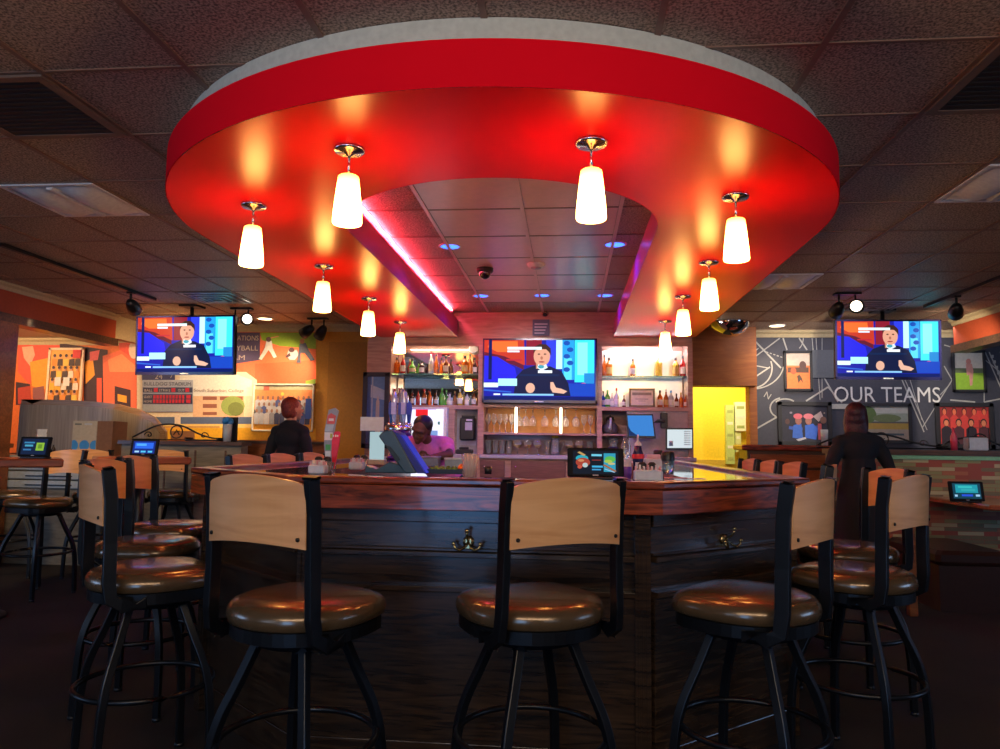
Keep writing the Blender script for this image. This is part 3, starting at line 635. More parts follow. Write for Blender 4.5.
b = MB(); 
for q in range(9): a = q*.7; b.ell((.03*math.cos(a), .03*math.sin(a), .19+.012*(q % 2)), (.012, .012, .012), mat('golden_wine', (.9, .6, .05), .1), 8, 6)
b.build('garnish', t, 'yellow garnish in the mouth')
# coffee maker shapes in the right cubby
t = thing('coffee_pot', 'round glass coffee pot in the cubby right of the glasses', 'coffee pot', (bx(611), 8.3, bz(433)+.001))
b = MB(); b.lathe([(0, 0), (.08, 0), (.095, .04), (.09, .09), (.05, .13), (.045, .16), (0, .16)], mat('smoked_glass', (.10, .09, .10), .1, coat=.6), n=24, cap=False); b.build('body', t)
b = MB(); b.tube([(.0, -.05, .16), (.0, -.10, .17), (.0, -.12, .12), (0, -.095, .05)], .011, WHITE, 8); b.build('handle', t, 'white handle')
b = MB(); b.lathe([(0, .16), (.05, .16), (.04, .19), (.012, .20), (0, .215)], BLACK, n=20, cap=False); b.build('lid', t)
t = thing('blender_base', 'dark bar blender base on the counter under the coffee pot', 'blender', (bx(614), 8.24, ZCT+.001))
b = MB(); b.lathe([(0, 0), (.09, 0), (.09, .03), (.07, .08), (.05, .10), (0, .10)], mat('dark_blue_plastic', (.03, .025, .08), .3), n=8, smooth=False, cap=False); b.build('body', t)
b = MB(); b.lathe([(.045, .10), (.06, .20), (.055, .20), (.04, .105)], GLASS, n=16, cap=False); b.build('jug', t)

# ---------------------------------------------------------------- pictures on screens and walls
def ellp(cx, cy, rx, ry, n=20, a0=0, a1=2*PI): return [(cx+rx*math.cos(a0+(a1-a0)*i/n), cy+ry*math.sin(a0+(a1-a0)*i/n)) for i in range(n)]
def rc(x0, y0, x1, y1): return [(x0, y0), (x1, y0), (x1, y1), (x0, y1)]
def layers(b, items, conv, n=Vector((0, -1, 0)), d0=.0006, st=.0005):
    """flat printed shapes, each in its own thin layer. conv maps picture u,v to a point"""
    for k, (mm, pts) in enumerate(items):
        P = [conv(u, v)+n*(d0+st*k) for u, v in pts]; b.add(P, [tuple(range(len(P)))], mm)
def seg(p, q, w):
    d = Vector((q[0]-p[0], q[1]-p[1])); L = d.length or 1; n = Vector((-d.y, d.x))/L*w/2
    return [(p[0]+n.x, p[1]+n.y), (q[0]+n.x, q[1]+n.y), (q[0]-n.x, q[1]-n.y), (p[0]-n.x, p[1]-n.y)]
def news(k=1.0):
    k *= TV_E
    g = lambda r, gg, bl, s=1: glow((r*k, gg*k, bl*k), s)
    L = [(g(.012, .015, .35), rc(0, 0, 1, 1)), (g(.55, .04, .02), [(0, 0), (.36, 0), (.37, .42), (.28, .38), (.18, .27), (.0, .22)]), (g(.9, .16, .03), [(.05, .02), (.3, .02), (.31, .2), (.12, .2), (.03, .12)]),
      (g(.25, .012, .03), rc(.38, 0, .52, .42)), (g(.12, .01, .03), [(.0, .2), (.18, .27), (.36, .42), (.36, .50), (.27, .42), (.0, .28)]), (g(.02, .02, .75), [(0, .26), (.12, .28), (.28, .46), (.30, .62), (.26, .70), (0, .70)]), (g(.004, .01, .10), rc(.04, 0, .07, .66)),
      (g(.5, .02, .04), rc(.2, .32, .34, .345)), (g(.03, .05, .75), rc(.56, 0, .65, .62)),
      (g(.55, .9, 1), rc(.65, 0, .705, .48)), (g(.02, .35, .8), rc(.705, 0, .81, .66)), (g(.10, .70, .95), rc(.72, .3, .79, .66))]
    for q in range(5): L.append((g(.01, .08, .45), ellp(.745+.03*(q % 2), .05+.11*q, .03, .04, 10)))
    L += [(g(.05, .80, .95), rc(.815, 0, .99, .70)), (g(.25, .92, 1), rc(.84, .04, .93, .58)), (g(.02, .25, .65), rc(.90, .55, .99, .72)), (g(.8, .12, .2), ellp(.895, .74, .03, .03, 12)), (g(.01, .06, .5), rc(.75, .72, 1, .93)),
      (g(.008, .012, .05), [(.27, .93), (.29, .62), (.35, .50), (.46, .42), (.60, .44), (.70, .52), (.76, .72), (.78, .93)]),
      (g(.55, .25, .16), rc(.47, .36, .56, .48)), (g(.75, .36, .24), ellp(.522, .27, .074, .165, 24)), (g(.05, .02, .015), [(.445, .22), (.45, .12), (.50, .065), (.56, .07), (.60, .14), (.605, .26), (.585, .20), (.56, .155), (.50, .15), (.465, .17)]),
      (g(.08, .03, .02), ellp(.495, .235, .012, .012, 8)), (g(.08, .03, .02), ellp(.55, .235, .012, .012, 8)), (g(.45, .16, .10), ellp(.52, .30, .012, .03, 8)), (g(.35, .05, .05), ellp(.52, .365, .028, .012, 10)),
      (g(.70, .80, .85), [(.49, .40), (.52, .44), (.56, .40), (.575, .46), (.52, .52), (.48, .46)]), (g(.05, .35, .45), ellp(.515, .445, .028, .03, 12)), (g(.9, .95, 1), rc(.488, .505, .615, .55)),
      (g(.006, .02, .08), rc(.32, .57, .68, .60)), (g(.75, .42, .30), ellp(.42, .80, .042, .085, 14)), (g(.78, .45, .33), [(.60, .70), (.625, .70), (.65, .79), (.70, .81), (.75, .85), (.72, .89), (.62, .87), (.60, .80)]),
      (g(.75, .95, 1), rc(.21, .115, .52, .16)), (g(.75, .85, 1), rc(.21, .175, .32, .205)), (g(.75, .95, 1), rc(0, .715, .13, .79)), (g(.45, .90, 1), rc(.13, .645, .30, .765)),
      (g(.25, .55, .9), rc(.17, .895, .63, .925)), (g(.85, .95, 1), rc(.09, .895, .15, .92)), (g(.004, .012, .12), rc(0, .94, 1, 1)), (g(.03, .12, .6), [(0, .82), (.25, .86), (.25, .88), (0, .85)])]
    return L
def tv(name_label, c, ax, w, h, tilt=0, k=1.0, mount='wall'):
    """television centred on c, facing -y of its own frame"""
    t = thing('television', name_label, 'television', c, ax, 'wall and ceiling mounted televisions'); R = Matrix.Rotation(tilt, 3, 'X')
    def T(b):
        b.v = [R @ v for v in b.v]; return b
    b = MB(); b.box((-w/2, 0, -h/2), (w/2, .05, h/2), BLACK, ch=.005); T(b).build('casing', t)
    b = MB(); e = .018
    for a, c_, d, f in ((-w/2, -h/2, w/2, -h/2+e*1.7), (-w/2, h/2-e, w/2, h/2), (-w/2, -h/2, -w/2+e, h/2), (w/2-e, -h/2, w/2, h/2)): b.box((a, -.008, c_), (d, 0, f), mat('bezel_blue_black', (.015, .015, .06), .15))
    b.box((-.05, -.0095, -h/2+.008), (.05, -.008, -h/2+.020), paint((.6, .65, .7))); T(b).build('bezel', t)
    b = MB(); W2, H2 = w-2*e, h-2.7*e
    layers(b, news(k), lambda u, v: Vector((-W2/2+W2*u, -.001, h/2-e-H2*v)), st=.00015); T(b).build('screen', t, 'screen showing a talk show host behind a desk')
    if mount == 'ceiling':
        b = MB(); b.cyl((0, .10, h*.1), (0, .10, ZC-c[2]), .02, BLACK, 12); b.box((-.07, .03, -.1), (.07, .12, .12), BLACK); b.box((-.1, .0, ZC-c[2]-.02), (.1, .2, ZC-c[2]), BLACK); b.build('ceiling_bracket', t)
    return t
p0, p1 = at(483, 338.5, 8.05), at(597, 403.5, 8.05); cc = (p0+p1)/2
tv('large flat television in the middle of the back bar above the glasses', (cc.x, 8.05, cc.z), 0, p1.x-p0.x, p0.z-p1.z, 0, 1.0)
b = MB(); 
p0, p1 = at(136, 316, 7.6), at(235, 375, 7.6); cc = (p0+p1)/2
tv('television with a washed-out picture hung before the bright left mural', (cc.x, 7.6, cc.z), -.06, (p1.x-p0.x), (p0.z-p1.z), .06, 1.05, 'ceiling')
p0, p1 = at(834, 320, 8.0), at(943, 380, 8.0); cc = (p0+p1)/2
tv('television hung from the ceiling before the charcoal mural wall', (cc.x, 8.0, cc.z), .02, p1.x-p0.x, p0.z-p1.z, .05, .95, 'ceiling')

# ---------------------------------------------------------------- left mural
YM = 8.985
def wm(Y): return lambda x, y: at(x, y, Y)
P_ = paint
mur = MB(); c0, c1 = at(-20, 345, YM), at(316, 455, YM)
mur.box((-8.99, YM, 1.0), (-5.46, 8.998, 2.40), P_((.75, .16, .03))); mur.box((-5.46, YM, 1.0), (-3.2, 8.998, ZC-.095), P_((.85, .24, .08)))
O1, O2, O3, DK, CRM = P_((.85, .10, .05)), P_((.95, .36, .03)), P_((.90, .16, .07)), P_((.05, .02, .03)), P_((.92, .62, .36))
L = [(P_((.88, .10, .06)), [(18, 345), (60, 345), (58, 358), (38, 365), (30, 385), (18, 372)]), (P_((.92, .42, .28)), [(22, 347), (33, 346), (35, 355), (30, 366), (24, 358)]), (O2, [(30, 362), (48, 358), (48, 385), (44, 390), (32, 386)]),
  (DK, [(16, 382), (30, 384), (32, 405), (16, 405)]), (P_((.5, .05, .03)), [(18, 388), (30, 386), (32, 404), (18, 404)]), (P_((.3, .1, .1)), [(33, 388), (44, 386), (45, 406), (33, 406)]),
  (DK, [(60, 343), (108, 350), (104, 406), (84, 406), (84, 352), (60, 352)]), (O2, [(85, 362), (93, 358), (95, 375), (86, 384)]), (P_((.8, .12, .12)), [(90, 352), (100, 350), (98, 360), (90, 361)]),
  (O1, [(97, 378), (102, 378), (102, 406), (97, 406)]), (O3, [(103, 356), (122, 350), (137, 362), (137, 420), (104, 420)]), (P_((.95, .30, .12)), [(108, 360), (122, 354), (136, 366), (136, 372), (110, 372)]), (DK, [(115, 386), (131, 390), (131, 410), (115, 407)]), (O2, [(118, 394), (127, 396), (127, 403), (118, 401)]),
  (P_((.85, .10, .06)), [(118, 333), (137, 333), (137, 360), (120, 350)]), (P_((.8, .6, .45)), ellp(134, 350, 5, 9, 12))]
ball = L; layers(mur, ball, wm(YM))
# right part: ball field, banner, building
L = [(P_((.30, .45, .04)), [(260, 332.5), (316, 332.5), (316, 349), (298, 349), (280, 346), (262, 340)]), (P_((.95, .20, .08)), [(246, 344), (262, 340), (280, 346), (316, 349), (316, 384), (256, 384), (232, 362)]), (P_((.95, .15, .06)), [(255, 364), (316, 360), (316, 384), (255, 384)]),
  (P_((.11, .08, .16)), [(196, 332.5), (260, 332.5), (260, 360), (233, 364), (196, 364)]),
  (P_((.95, .75, .48)), [(137, 373), (233, 372), (246, 372), (257, 380), (257, 425), (137, 425)]), (P_((.98, .88, .70)), [(180, 375), (236, 374), (252, 380), (252, 396), (180, 396)]), (P_((.92, .55, .30)), rc(193, 396, 244, 418)),
  (P_((.35, .12, .07)), rc(203, 396.5, 217, 400)), (P_((.35, .12, .07)), rc(203, 404, 217, 408)), (P_((.35, .12, .07)), rc(203, 412, 217, 415)), (P_((.35, .12, .07)), rc(220, 396.5, 243, 400)),
  (P_((.35, .42, .10)), ellp(233, 406, 12, 10, 14)), (P_((.22, .25, .06)), ellp(236, 409, 8, 7, 12)), (P_((.12, .16, .26)), rc(142, 417, 252, 424)), (P_((.95, .62, .18)), rc(142, 424, 252, 428)), (P_((.85, .42, .02)), rc(142, 428, 316, 440)), (P_((.55, .2, .05)), rc(142, 426.5, 220, 427.5)), (P_((.25, .1, .04)), rc(171, 431, 195, 440)), (P_((.9, .7, .5)), rc(175, 415, 181, 424)),
  # batter, catcher, umpire
  (P_((.85, .78, .72)), [(267, 340), (272, 341), (273, 348), (277, 357), (274, 358), (269, 350), (262, 360), (259, 359), (265, 348)]), (P_((.15, .08, .08)), ellp(269, 339.5, 2.6, 2.6, 10)), (P_((.8, .3, .15)), seg((271, 338), (279, 336.5), 1)),
  (P_((.55, .5, .5)), [(289, 350), (297, 350), (299, 355), (295, 360), (290, 360), (287, 356)]), (P_((.12, .06, .06)), ellp(292, 350, 3, 2.5, 10)), (P_((.12, .06, .06)), [(286, 356), (290, 353), (291, 356), (287, 358)]),
  (P_((.10, .10, .13)), [(300, 344), (306, 343), (309, 350), (315, 360), (311, 361), (305, 353), (301, 353), (301, 363), (297, 363), (299, 352)]), (P_((.5, .2, .1)), ellp(302.5, 341.5, 2.4, 2.6, 10)), (P_((.3, .42, .05)), [(306, 381), (316, 379), (316, 384), (306, 384)])]
layers(mur, L, wm(YM-.009))
ux = Vector((1, 0, 0)); uz = Vector((0, 0, 1))
TXW = P_((.62, .5, .42))
def wt(b, txt, x0, x1, y, size_px, Y, m, bold=0):
    p, q = at(x0, y, Y), at(x1, y, Y); b.text(txt, size_px*Y/737.6*1.35, m, (p+q)/2, ux, uz, .004, bold=bold, wid=q.x-p.x)
for txt, y, xa, xb in (('CONGRATULATIONS', 340.5, 201, 258.5), ('VOLLEYBALL', 350.5, 214, 258), ('TEAM', 360, 222, 245)): wt(mur, txt, xa, xb, y, 5.5, YM-.022, TXW, .003)
wt(mur, 'South Suburban College', 194, 244, 391.8, 3.2, YM-.025, P_((.35, .2, .15)))
# scoreboard
GB, RB_ = P_((.30, .32, .36)), P_((.65, .03, .05))
L = [(P_((.07, .07, .16)), rc(142, 366, 175, 380.5)), (P_((.35, .36, .42)), rc(142.5, 380, 193, 412)), (P_((.5, .5, .52)), rc(142.5, 380, 193, 387)), (P_((.06, .06, .10)), rc(143, 387.5, 192.5, 392.5)), (P_((.06, .06, .10)), rc(143, 394, 192.5, 404)), (P_((.40, .42, .42)), rc(143, 405, 192.5, 411))]
for x in (154, 171.5, 185.5): L.append((RB_, rc(x, 388, x+4, 392)))
for r_ in range(2):
    for q in range(10): x = 153.5+q*3.2; L.append((RB_, rc(x, 395+r_*4.5, x+2.3, 398.6+r_*4.5)))
    L.append((RB_, rc(186.8, 395+r_*4.5, 191, 398.6+r_*4.5)))
layers(mur, L, wm(YM-.026))
for txt, xa, xb, y, s in (('24', 155, 162.5, 379, 6), ('7', 170, 173, 378, 5), ('BULLDOG STADIUM', 144, 191, 385.6, 4), ('BALL', 144.5, 152.5, 391.6, 2.8), ('STRIKE', 159, 170.5, 391.6, 2.8), ('OUT', 178, 184.5, 391.6, 2.8), ('GUEST', 144, 152, 398, 2.6), ('HOME', 144, 152, 402.6, 2.6)):
    wt(mur, txt, xa, xb, y, s, YM-.032, TXW if 'STAD' not in txt else P_((.1, .1, .12)), .0015)
mo = mur.build('mural', label='orange sports photo mural covering the left back wall', cat='mural')
# framed pictures
def framed(x0, y0, x1, y1, Y, frame, items, label, cat='picture', fw=.03, name='framed_photo', base=(.1, .1, .1)):
    p, q = at(x0, y1, Y), at(x1, y0, Y); org = Vector(((p.x+q.x)/2, Y, p.z)); t = thing(name, label, cat, org)
    a, c, d, e = p.x-org.x, q.x-org.x, 0, q.z-p.z
    b = MB()
    for u0, v0, u1, v1 in ((a, d, c, d+fw), (a, e-fw, c, e), (a, d, a+fw, e), (c-fw, d, c, e)): b.box((u0, -.03, v0), (u1, 0, v1), frame)
    b.build('frame', t, bevel=.003)
    b = MB(); b.box((a+fw, -.012, d+fw), (c-fw, -.004, e-fw), P_(base)); w0, h0 = c-a-2*fw, e-d-2*fw
    layers(b, items, lambda u, v: Vector((a+fw+w0*u, -.0125, e-fw-h0*v))); b.build('photo', t); return t
random.seed(3)
team = [(P_((.90, .30, .10)), rc(0, 0, 1, .55)), (P_((.55, .5, .3)), rc(0, 0, 1, .1)), (P_((.7, .15, .1)), rc(.15, .02, .25, .12)), (P_((.90, .40, .03)), rc(0, .7, 1, 1))]
for r_ in range(3):
    for q in range(11):
        x = .06+q*.088+(r_ % 2)*.03; y = .28+r_*.15; c = random.choice([(.05, .05, .1), (.5, .48, .5), (.1, .12, .3), (.3, .28, .3), (.6, .55, .55)])
        team += [(P_(c), [(x-.04, y+.3), (x-.045, y+.07), (x, y+.03), (x+.045, y+.07), (x+.04, y+.3)]), (P_((.35, .18, .12)), ellp(x, y, .022, .045, 8))]
team += [(P_((.9, .6, .1)), ellp(.5, .2, .03, .04, 8)), (P_((.05, .1, .4)), rc(.9, .3, 1, .75))]
framed(252, 384, 315, 431, 8.95, P_((.80, .75, .62)), team, 'team photo with a pale frame on the left mural behind the red-haired person', fw=.02)
vol = [(P_((.92, .45, .10)), rc(0, 0, 1, 1))]
for r_ in range(4):
    for q in range(5):
        x, y = .12+q*.19, .12+r_*.22; c = random.choice([(.95, .5, .05), (.9, .75, .6), (.9, .3, .05), (.08, .05, .05), (.95, .6, .1)])
        vol += [(P_(c), [(x-.09, y+.17), (x-.08, y+.05), (x+.08, y+.04), (x+.09, y+.17)]), (P_((.75, .35, .2)), ellp(x, y, .05, .045, 8)), (P_((.06, .04, .05)), ellp(x, y-.02, .05, .03, 8))]
vol += [(P_((.8, .78, .75)), rc(.22, .5, .42, .66)), (P_((.8, .78, .75)), rc(.5, .5, .7, .66)), (P_((.8, .05, .05)), rc(.75, 0, 1, .15))]
framed(46, 348, 85.5, 407, 8.958, P_((.92, .72, .50)), vol, 'tall volleyball team photo with a pale frame on the orange mural', fw=.03)
# blue poster by the ochre wall
pos = [(P_((.10, .22, .50)), rc(0, 0, 1, 1)), (P_((.35, .45, .60)), [(0, .1), (1, .2), (1, .35), (0, .3)]), (P_((.05, .10, .28)), rc(0, 0, .2, 1)), (P_((.30, .40, .55)), rc(.25, 0, .33, 1)), (P_((.45, .42, .40)), [(.5, 1), (.52, .38), (.62, .28), (.72, .38), (.74, 1)]), (P_((.06, .08, .15)), rc(0, .75, .5, 1)), (P_((.5, .5, .5)), ellp(.7, .9, .2, .1, 10))]
framed(361.5, 372.5, 390, 448, 8.08, P_((.03, .03, .05)), pos, 'dark-framed blue poster of a tower under the sky left of the bottles', 'poster', .05, 'poster')

# ---------------------------------------------------------------- right charcoal mural
YR = 9.49; ch = MB(); CHK = P_((.42, .42, .40)); WT = P_((.72, .72, .70))
ch.box((2.295, YR, 1.15), (8.49, 9.498, ZC-.095), P_((.05, .052, .075)))
S = []
for a, c, w_ in [((752, 338), (781, 368), 1.6), ((756, 356), (780, 338), 1.2), ((783, 338), (787, 350), 1.4), ((799, 338), (807, 350), 1.4), ((752, 379), (770, 367), 1.4), ((754, 430), (777, 417), 1.6), ((806, 401), (828, 387), 1.6), ((828, 387), (842, 403), 1.4), ((812, 338), (814, 360), .8), ((816, 338), (820, 400), .7), ((822, 338), (822, 398), .7), ((814, 360), (838, 402), 1.4), ((752, 365), (768, 368), 1),
   ((902, 380), (924, 432), 1.2), ((905, 380), (927, 430), .8), ((910, 380), (922, 420), .8), ((922, 428), (952, 380), 1), ((952, 380), (944, 366), 1), ((970, 338), (974, 352), 1.2), ((985, 352), (1006, 400), 1.2), ((989, 352), (1010, 400), 1.2), ((1000, 352), (1015, 395), .9), ((975, 352), (1000, 372), 1), ((984, 382), (984, 402), 1.2), ((984, 402), (1005, 398), 1.4), ((944, 345), (968, 352), .9), ((950, 400), (975, 402), 1.4), ((940, 395), (950, 384), .8)]:
    S.append((CHK, seg(a, c, w_)))
def arcline(cx, cy, rx, ry, a0, a1, w_, n=14):
    P = [(cx+rx*math.cos(math.radians(a0+(a1-a0)*i/n)), cy+ry*math.sin(math.radians(a0+(a1-a0)*i/n))) for i in range(n+1)]
    for i in range(n): S.append((CHK, seg(P[i], P[i+1], w_)))
arcline(752, 368, 20, 20, -20, 90, 1.4); arcline(752, 362, 32, 27, 10, 85, 1.2); arcline(782, 408, 12, 10, 120, 260, 1.5); arcline(785, 404, 10, 5, 200, 330, 1.4); arcline(795, 338, 8, 12, 0, 60, 1)
for q in range(5): S.append((CHK, seg((766+q*3.5, 352+q*1.2), (768+q*3.5, 352.7+q*1.2), 1)))
for q in range(8): S.append((CHK, rc(990+q*2.2, 355+q*5.5, 993+q*2.2, 358+q*5.5)))
S += [(CHK, rc(831, 404, 854, 409)), (CHK, [(845, 412), (852, 410), (848, 416)]), (P_((.10, .11, .13)), rc(812, 350, 834, 378)), (CHK, [(753, 350), (759, 348), (756, 351)])]
layers(ch, S, wm(YR), st=.00012)
ch.text('OUR TEAMS', .27, WT, at(887, 402, YR-.012), ux, uz, .001, bold=.004, wid=at(940, 400, YR).x-at(834, 400, YR).x)
ch.text('N', .11, CHK, at(766, 398, YR-.012), Vector((.8, 0, -.5)).normalized(), Vector((.5, 0, .8)).normalized(), .001)
ch.build('mural', label='charcoal chalk-line map mural lettered OUR TEAMS on the right wall', cat='mural')
def people(n, rows, cols, hair=(.03, .02, .02), skin=(.5, .25, .15), y0=.2, dy=.2, s=1.0, fore=()):
    out = []
    for r_ in range(rows):
        for q in range(n):
            x = (q+.5+(r_ % 2)*.3)/n; y = y0+dy*r_; c = cols[(q+r_*2) % len(cols)]; a = .42/n*s
            out += [(P_(c), [(x-a, 1), (x-a, y+.18), (x-.3*a, y+.1), (x+.3*a, y+.1), (x+a, y+.18), (x+a, 1)]), (P_(hair), ellp(x, y, a*.62, .105, 10)), (P_(skin), ellp(x, y+.02, a*.45, .085, 10))]
    return out
KF = P_((.02, .02, .025))
framed(784, 351, 811.5, 391, 9.478, KF, [(P_((.85, .22, .06)), rc(0, 0, 1, 1)), (P_((.7, .55, .45)), rc(0, 0, 1, .35)), (P_((.12, .06, .04)), rc(.05, .4, .95, .55)), (P_((.5, .12, .05)), ellp(.3, .5, .12, .1)), (P_((.12, .06, .05)), ellp(.7, .35, .15, .13)), (P_((.10, .06, .04)), [(.45, .65), (.55, .6), (.65, .7), (.7, .85), (.6, .75), (.5, .85)])], 'small orange framed sports photo above the two blue-clad players', fw=.03)
framed(952.5, 350.5, 984, 392, 9.478, KF, [(P_((.65, .62, .52)), rc(0, 0, 1, .6)), (P_((.12, .16, .08)), rc(0, .42, 1, .55)), (P_((.28, .5, .04)), rc(0, .55, 1, 1)), (P_((.65, .3, .25)), [(.4, .3), (.62, .3), (.66, .5), (.6, .88), (.52, .9), (.5, .6), (.42, .62)]), (P_((.6, .25, .2)), ellp(.5, .24, .09, .08))], 'framed portrait of a player on grass right of the television', fw=.03)
framed(778, 402, 831, 445, 9.478, KF, [(P_((.03, .025, .05)), rc(0, 0, 1, 1)), (P_((.04, .10, .45)), seg((.15, .62), (.45, .66), .09)), (P_((.04, .10, .45)), seg((.5, .62), (.8, .6), .09)), (P_((.10, .05, .05)), ellp(.12, .45, .05, .08)), (P_((.25, .22, .28)), ellp(.2, .2, .03, .03)), (P_((.3, .25, .2)), ellp(.93, .2, .02, .02)), (P_((.05, .15, .6)), [(.22, .9), (.25, .55), (.42, .5), (.46, .95)]), (P_((.05, .15, .65)), [(.5, .9), (.5, .55), (.68, .5), (.78, .65), (.74, .95)]), (P_((.35, .15, .12)), ellp(.36, .42, .07, .12)), (P_((.4, .18, .14)), ellp(.58, .42, .07, .12)), (P_((.7, .15, .2)), ellp(.35, .3, .1, .08)), (P_((.7, .2, .25)), ellp(.58, .3, .11, .08)), (P_((.5, .4, .4)), [(.68, .3), (.85, .15), (.9, .3), (.8, .45)]), (P_((.5, .1, .12)), rc(.78, .5, .86, .95)), (P_((.2, .1, .08)), ellp(.9, .4, .07, .1)), (P_((.5, .5, .55)), [(.3, .95), (.5, .88), (.52, .93), (.35, 1)])], 'framed photo of two players in blue and red helmets', fw=.05)
framed(858, 403.5, 910.5, 443, 9.478, KF, [(P_((.30, .34, .28)), rc(0, 0, 1, .45)), (P_((.45, .46, .42)), rc(.3, 0, 1, .2)), (P_((.10, .16, .05)), ellp(.15, .25, .18, .25)), (P_((.14, .18, .08)), ellp(.55, .35, .3, .12)), (P_((.35, .24, .05)), rc(0, .5, 1, .68)), (P_((.28, .24, .2)), rc(0, .68, 1, 1)), (P_((.05, .08, .1)), rc(.3, .8, .9, .86))], 'framed landscape photo of trees and a field under the word TEAMS', fw=.04)
framed(936, 403, 992, 448, 9.478, KF, [(P_((.35, .03, .03)), rc(0, 0, 1, 1)), (P_((.75, .06, .05)), rc(.72, .1, .98, .35))]+people(5, 1, [(.7, .06, .05)], y0=.12, skin=(.8, .18, .08))+people(4, 1, [(.03, .02, .03), (.1, .03, .04)], y0=.42, skin=(.75, .25, .12)), 'framed photo of a red-lit crowd of friends at the right', fw=.05)
# ================================================================ CEILING FITTINGS
def cell(i, j): return (-.302+.61*i, 2.6685+.61*j)
DARKP = mat('dark_grille', (.02, .024, .03), .5)
for k, (i, j) in enumerate(((-4, 0), (3, 0))):
    x, y = cell(i, j); b = MB(); b.box((x+.05, y+.05, ZC-.012), (x+.56, y+.56, ZC-.001), DARKP)
    FR = mat('vent_frame', (.20, .13, .10), .4)
    for p, q in (((x+.01, y+.01), (x+.6, y+.05)), ((x+.01, y+.56), (x+.6, y+.6)), ((x+.01, y+.05), (x+.05, y+.56)), ((x+.56, y+.05), (x+.6, y+.56))): b.box((*p, ZC-.016), (*q, ZC-.001), FR)
    for q in range(12): b.box((x+.06, y+.07+q*.04, ZC-.015), (x+.55, y+.075+q*.04, ZC-.011), DARKP)
    b.build('ceiling_return_grille', label='dark square air return grille in the %s ceiling' % ('left', 'right')[k], cat='vent', group='square air return grilles')
TROF = mat('troffer_white', (.88, .90, .95), .3, spec=.6)
def troffer(i, j, lab, lit=0):
    x, y = cell(i, j); t = thing('ceiling_troffer', lab, 'ceiling light', (x+.305, y+.305, ZC)); 
    b = MB(); 
    for p, q in (((-.295, -.295), (.295, -.27)), ((-.295, .27), (.295, .295)), ((-.295, -.27), (-.27, .27)), ((.27, -.27), (.295, .27))): b.box((*p, -.014), (*q, -.001), TROF)
    b.build('frame', t)
    for sx in (-1, 1):
        b = MB(); V = []; F = []; n = 10
        for a in range(n+1):
            for c in range(n+1):
                u, v = a/n, c/n*2-1; V.append((sx*(.01+.25*u), v*.26, -.006-.05*math.sin(PI*u)*(1-v*v)**.5))
        F = [(a*(n+1)+c, a*(n+1)+c+1, (a+1)*(n+1)+c+1, (a+1)*(n+1)+c) for a in range(n) for c in range(n)]
        b.add(V, F, TROF, True); b.build('reflector', t, fix=False)
    b = MB(); b.box((-.02, -.26, -.03), (.02, .26, -.002), mat('lamp_basket', (.8, .82, .85), .3), ch=.006); b.build('lamp_basket', t)
troffer(-5, 2, 'white square ceiling light with curved reflectors at the left of the red canopy')
troffer(3+1, 2, 'white square ceiling light cut by the right picture edge')
troffer(-3, 5, 'square ceiling light behind the left pendants, shining blue and pink')
troffer(3, 6, 'small looking square ceiling light beyond the right side of the canopy')
def diffuser(p, w, lab):
    t = thing('ceiling_air_vent', lab, 'vent', (p.x, p.y, ZC), 0, 'square ceiling air vents')
    m_ = mat('vent_grey', (.35, .34, .36), .3, metal=.4)
    for k in range(4):
        r = w/2*(1-k*.24); z = -.004-.006*k; b = MB(); q = r-.028
        for a, c in (((-r, -r), (r, -q)), ((-r, q), (r, r)), ((-r, -q), (-q, q)), ((q, -q), (r, q))): b.box((*a, z-.012), (*c, z), m_)
        b.build('vane_ring', t)
def ceil(px, py): 
    d = FW + RT*((px-500)/FPX) - UP*((py-374.5)/FPX); return CAM + d*((ZC-CAM.z)/d.z)
diffuser(ceil(217, 297), .55, 'square air vent above the left television, tinted blue'); diffuser(ceil(872, 305), .55, 'square air vent above the right television')
# recessed cans
def can(px, py, lab, grp, col, e, r=.075, light=None):
    p = ceil(px, py); t = thing('recessed_light', lab, 'recessed light', (p.x, p.y, ZC), 0, grp)
    b = MB(); b.lathe([(r*1.22, 0), (r*1.22, -.006), (r, -.008), (r, -.002)], WHITE, n=28, cap=False); b.build('trim_ring', t)
    b = MB(); b.lathe([(0, -.004), (r, -.004)], glow(col, e), n=28, cap=False); b.build('lens', t)
    if light: spot('light_'+lab[:6], (p.x, p.y, ZC-.03), (p.x, p.y, 0), *light)
G3 = 'blue recessed lights inside the horseshoe'
for q, (px, py, lab) in enumerate(((450, 246, 'blue recessed light nearest on the left inside the horseshoe'), (615, 244, 'blue recessed light nearest on the right inside the horseshoe'), (481, 295.5, 'blue recessed light at the left of the far row of three'), (542, 295, 'blue recessed light in the middle of the far row of three'), (605, 295, 'blue recessed light at the right of the far row of three'))):
    can(px, py, lab, G3, (.035, .12, 1), 4.5, .07, (24, (.04, .05, 1), 150, .7, .05))
can(265, 318.5, 'warm recessed light above the left mural by the television', 'warm recessed lights', (1, .75, .4), 9, .085, (35, (1, .7, .38), 120, .7, .05))
can(777, 325.5, 'warm recessed light above the charcoal mural', 'warm recessed lights', (1, .75, .4), 9, .085, (35, (1, .75, .45), 120, .7, .05))
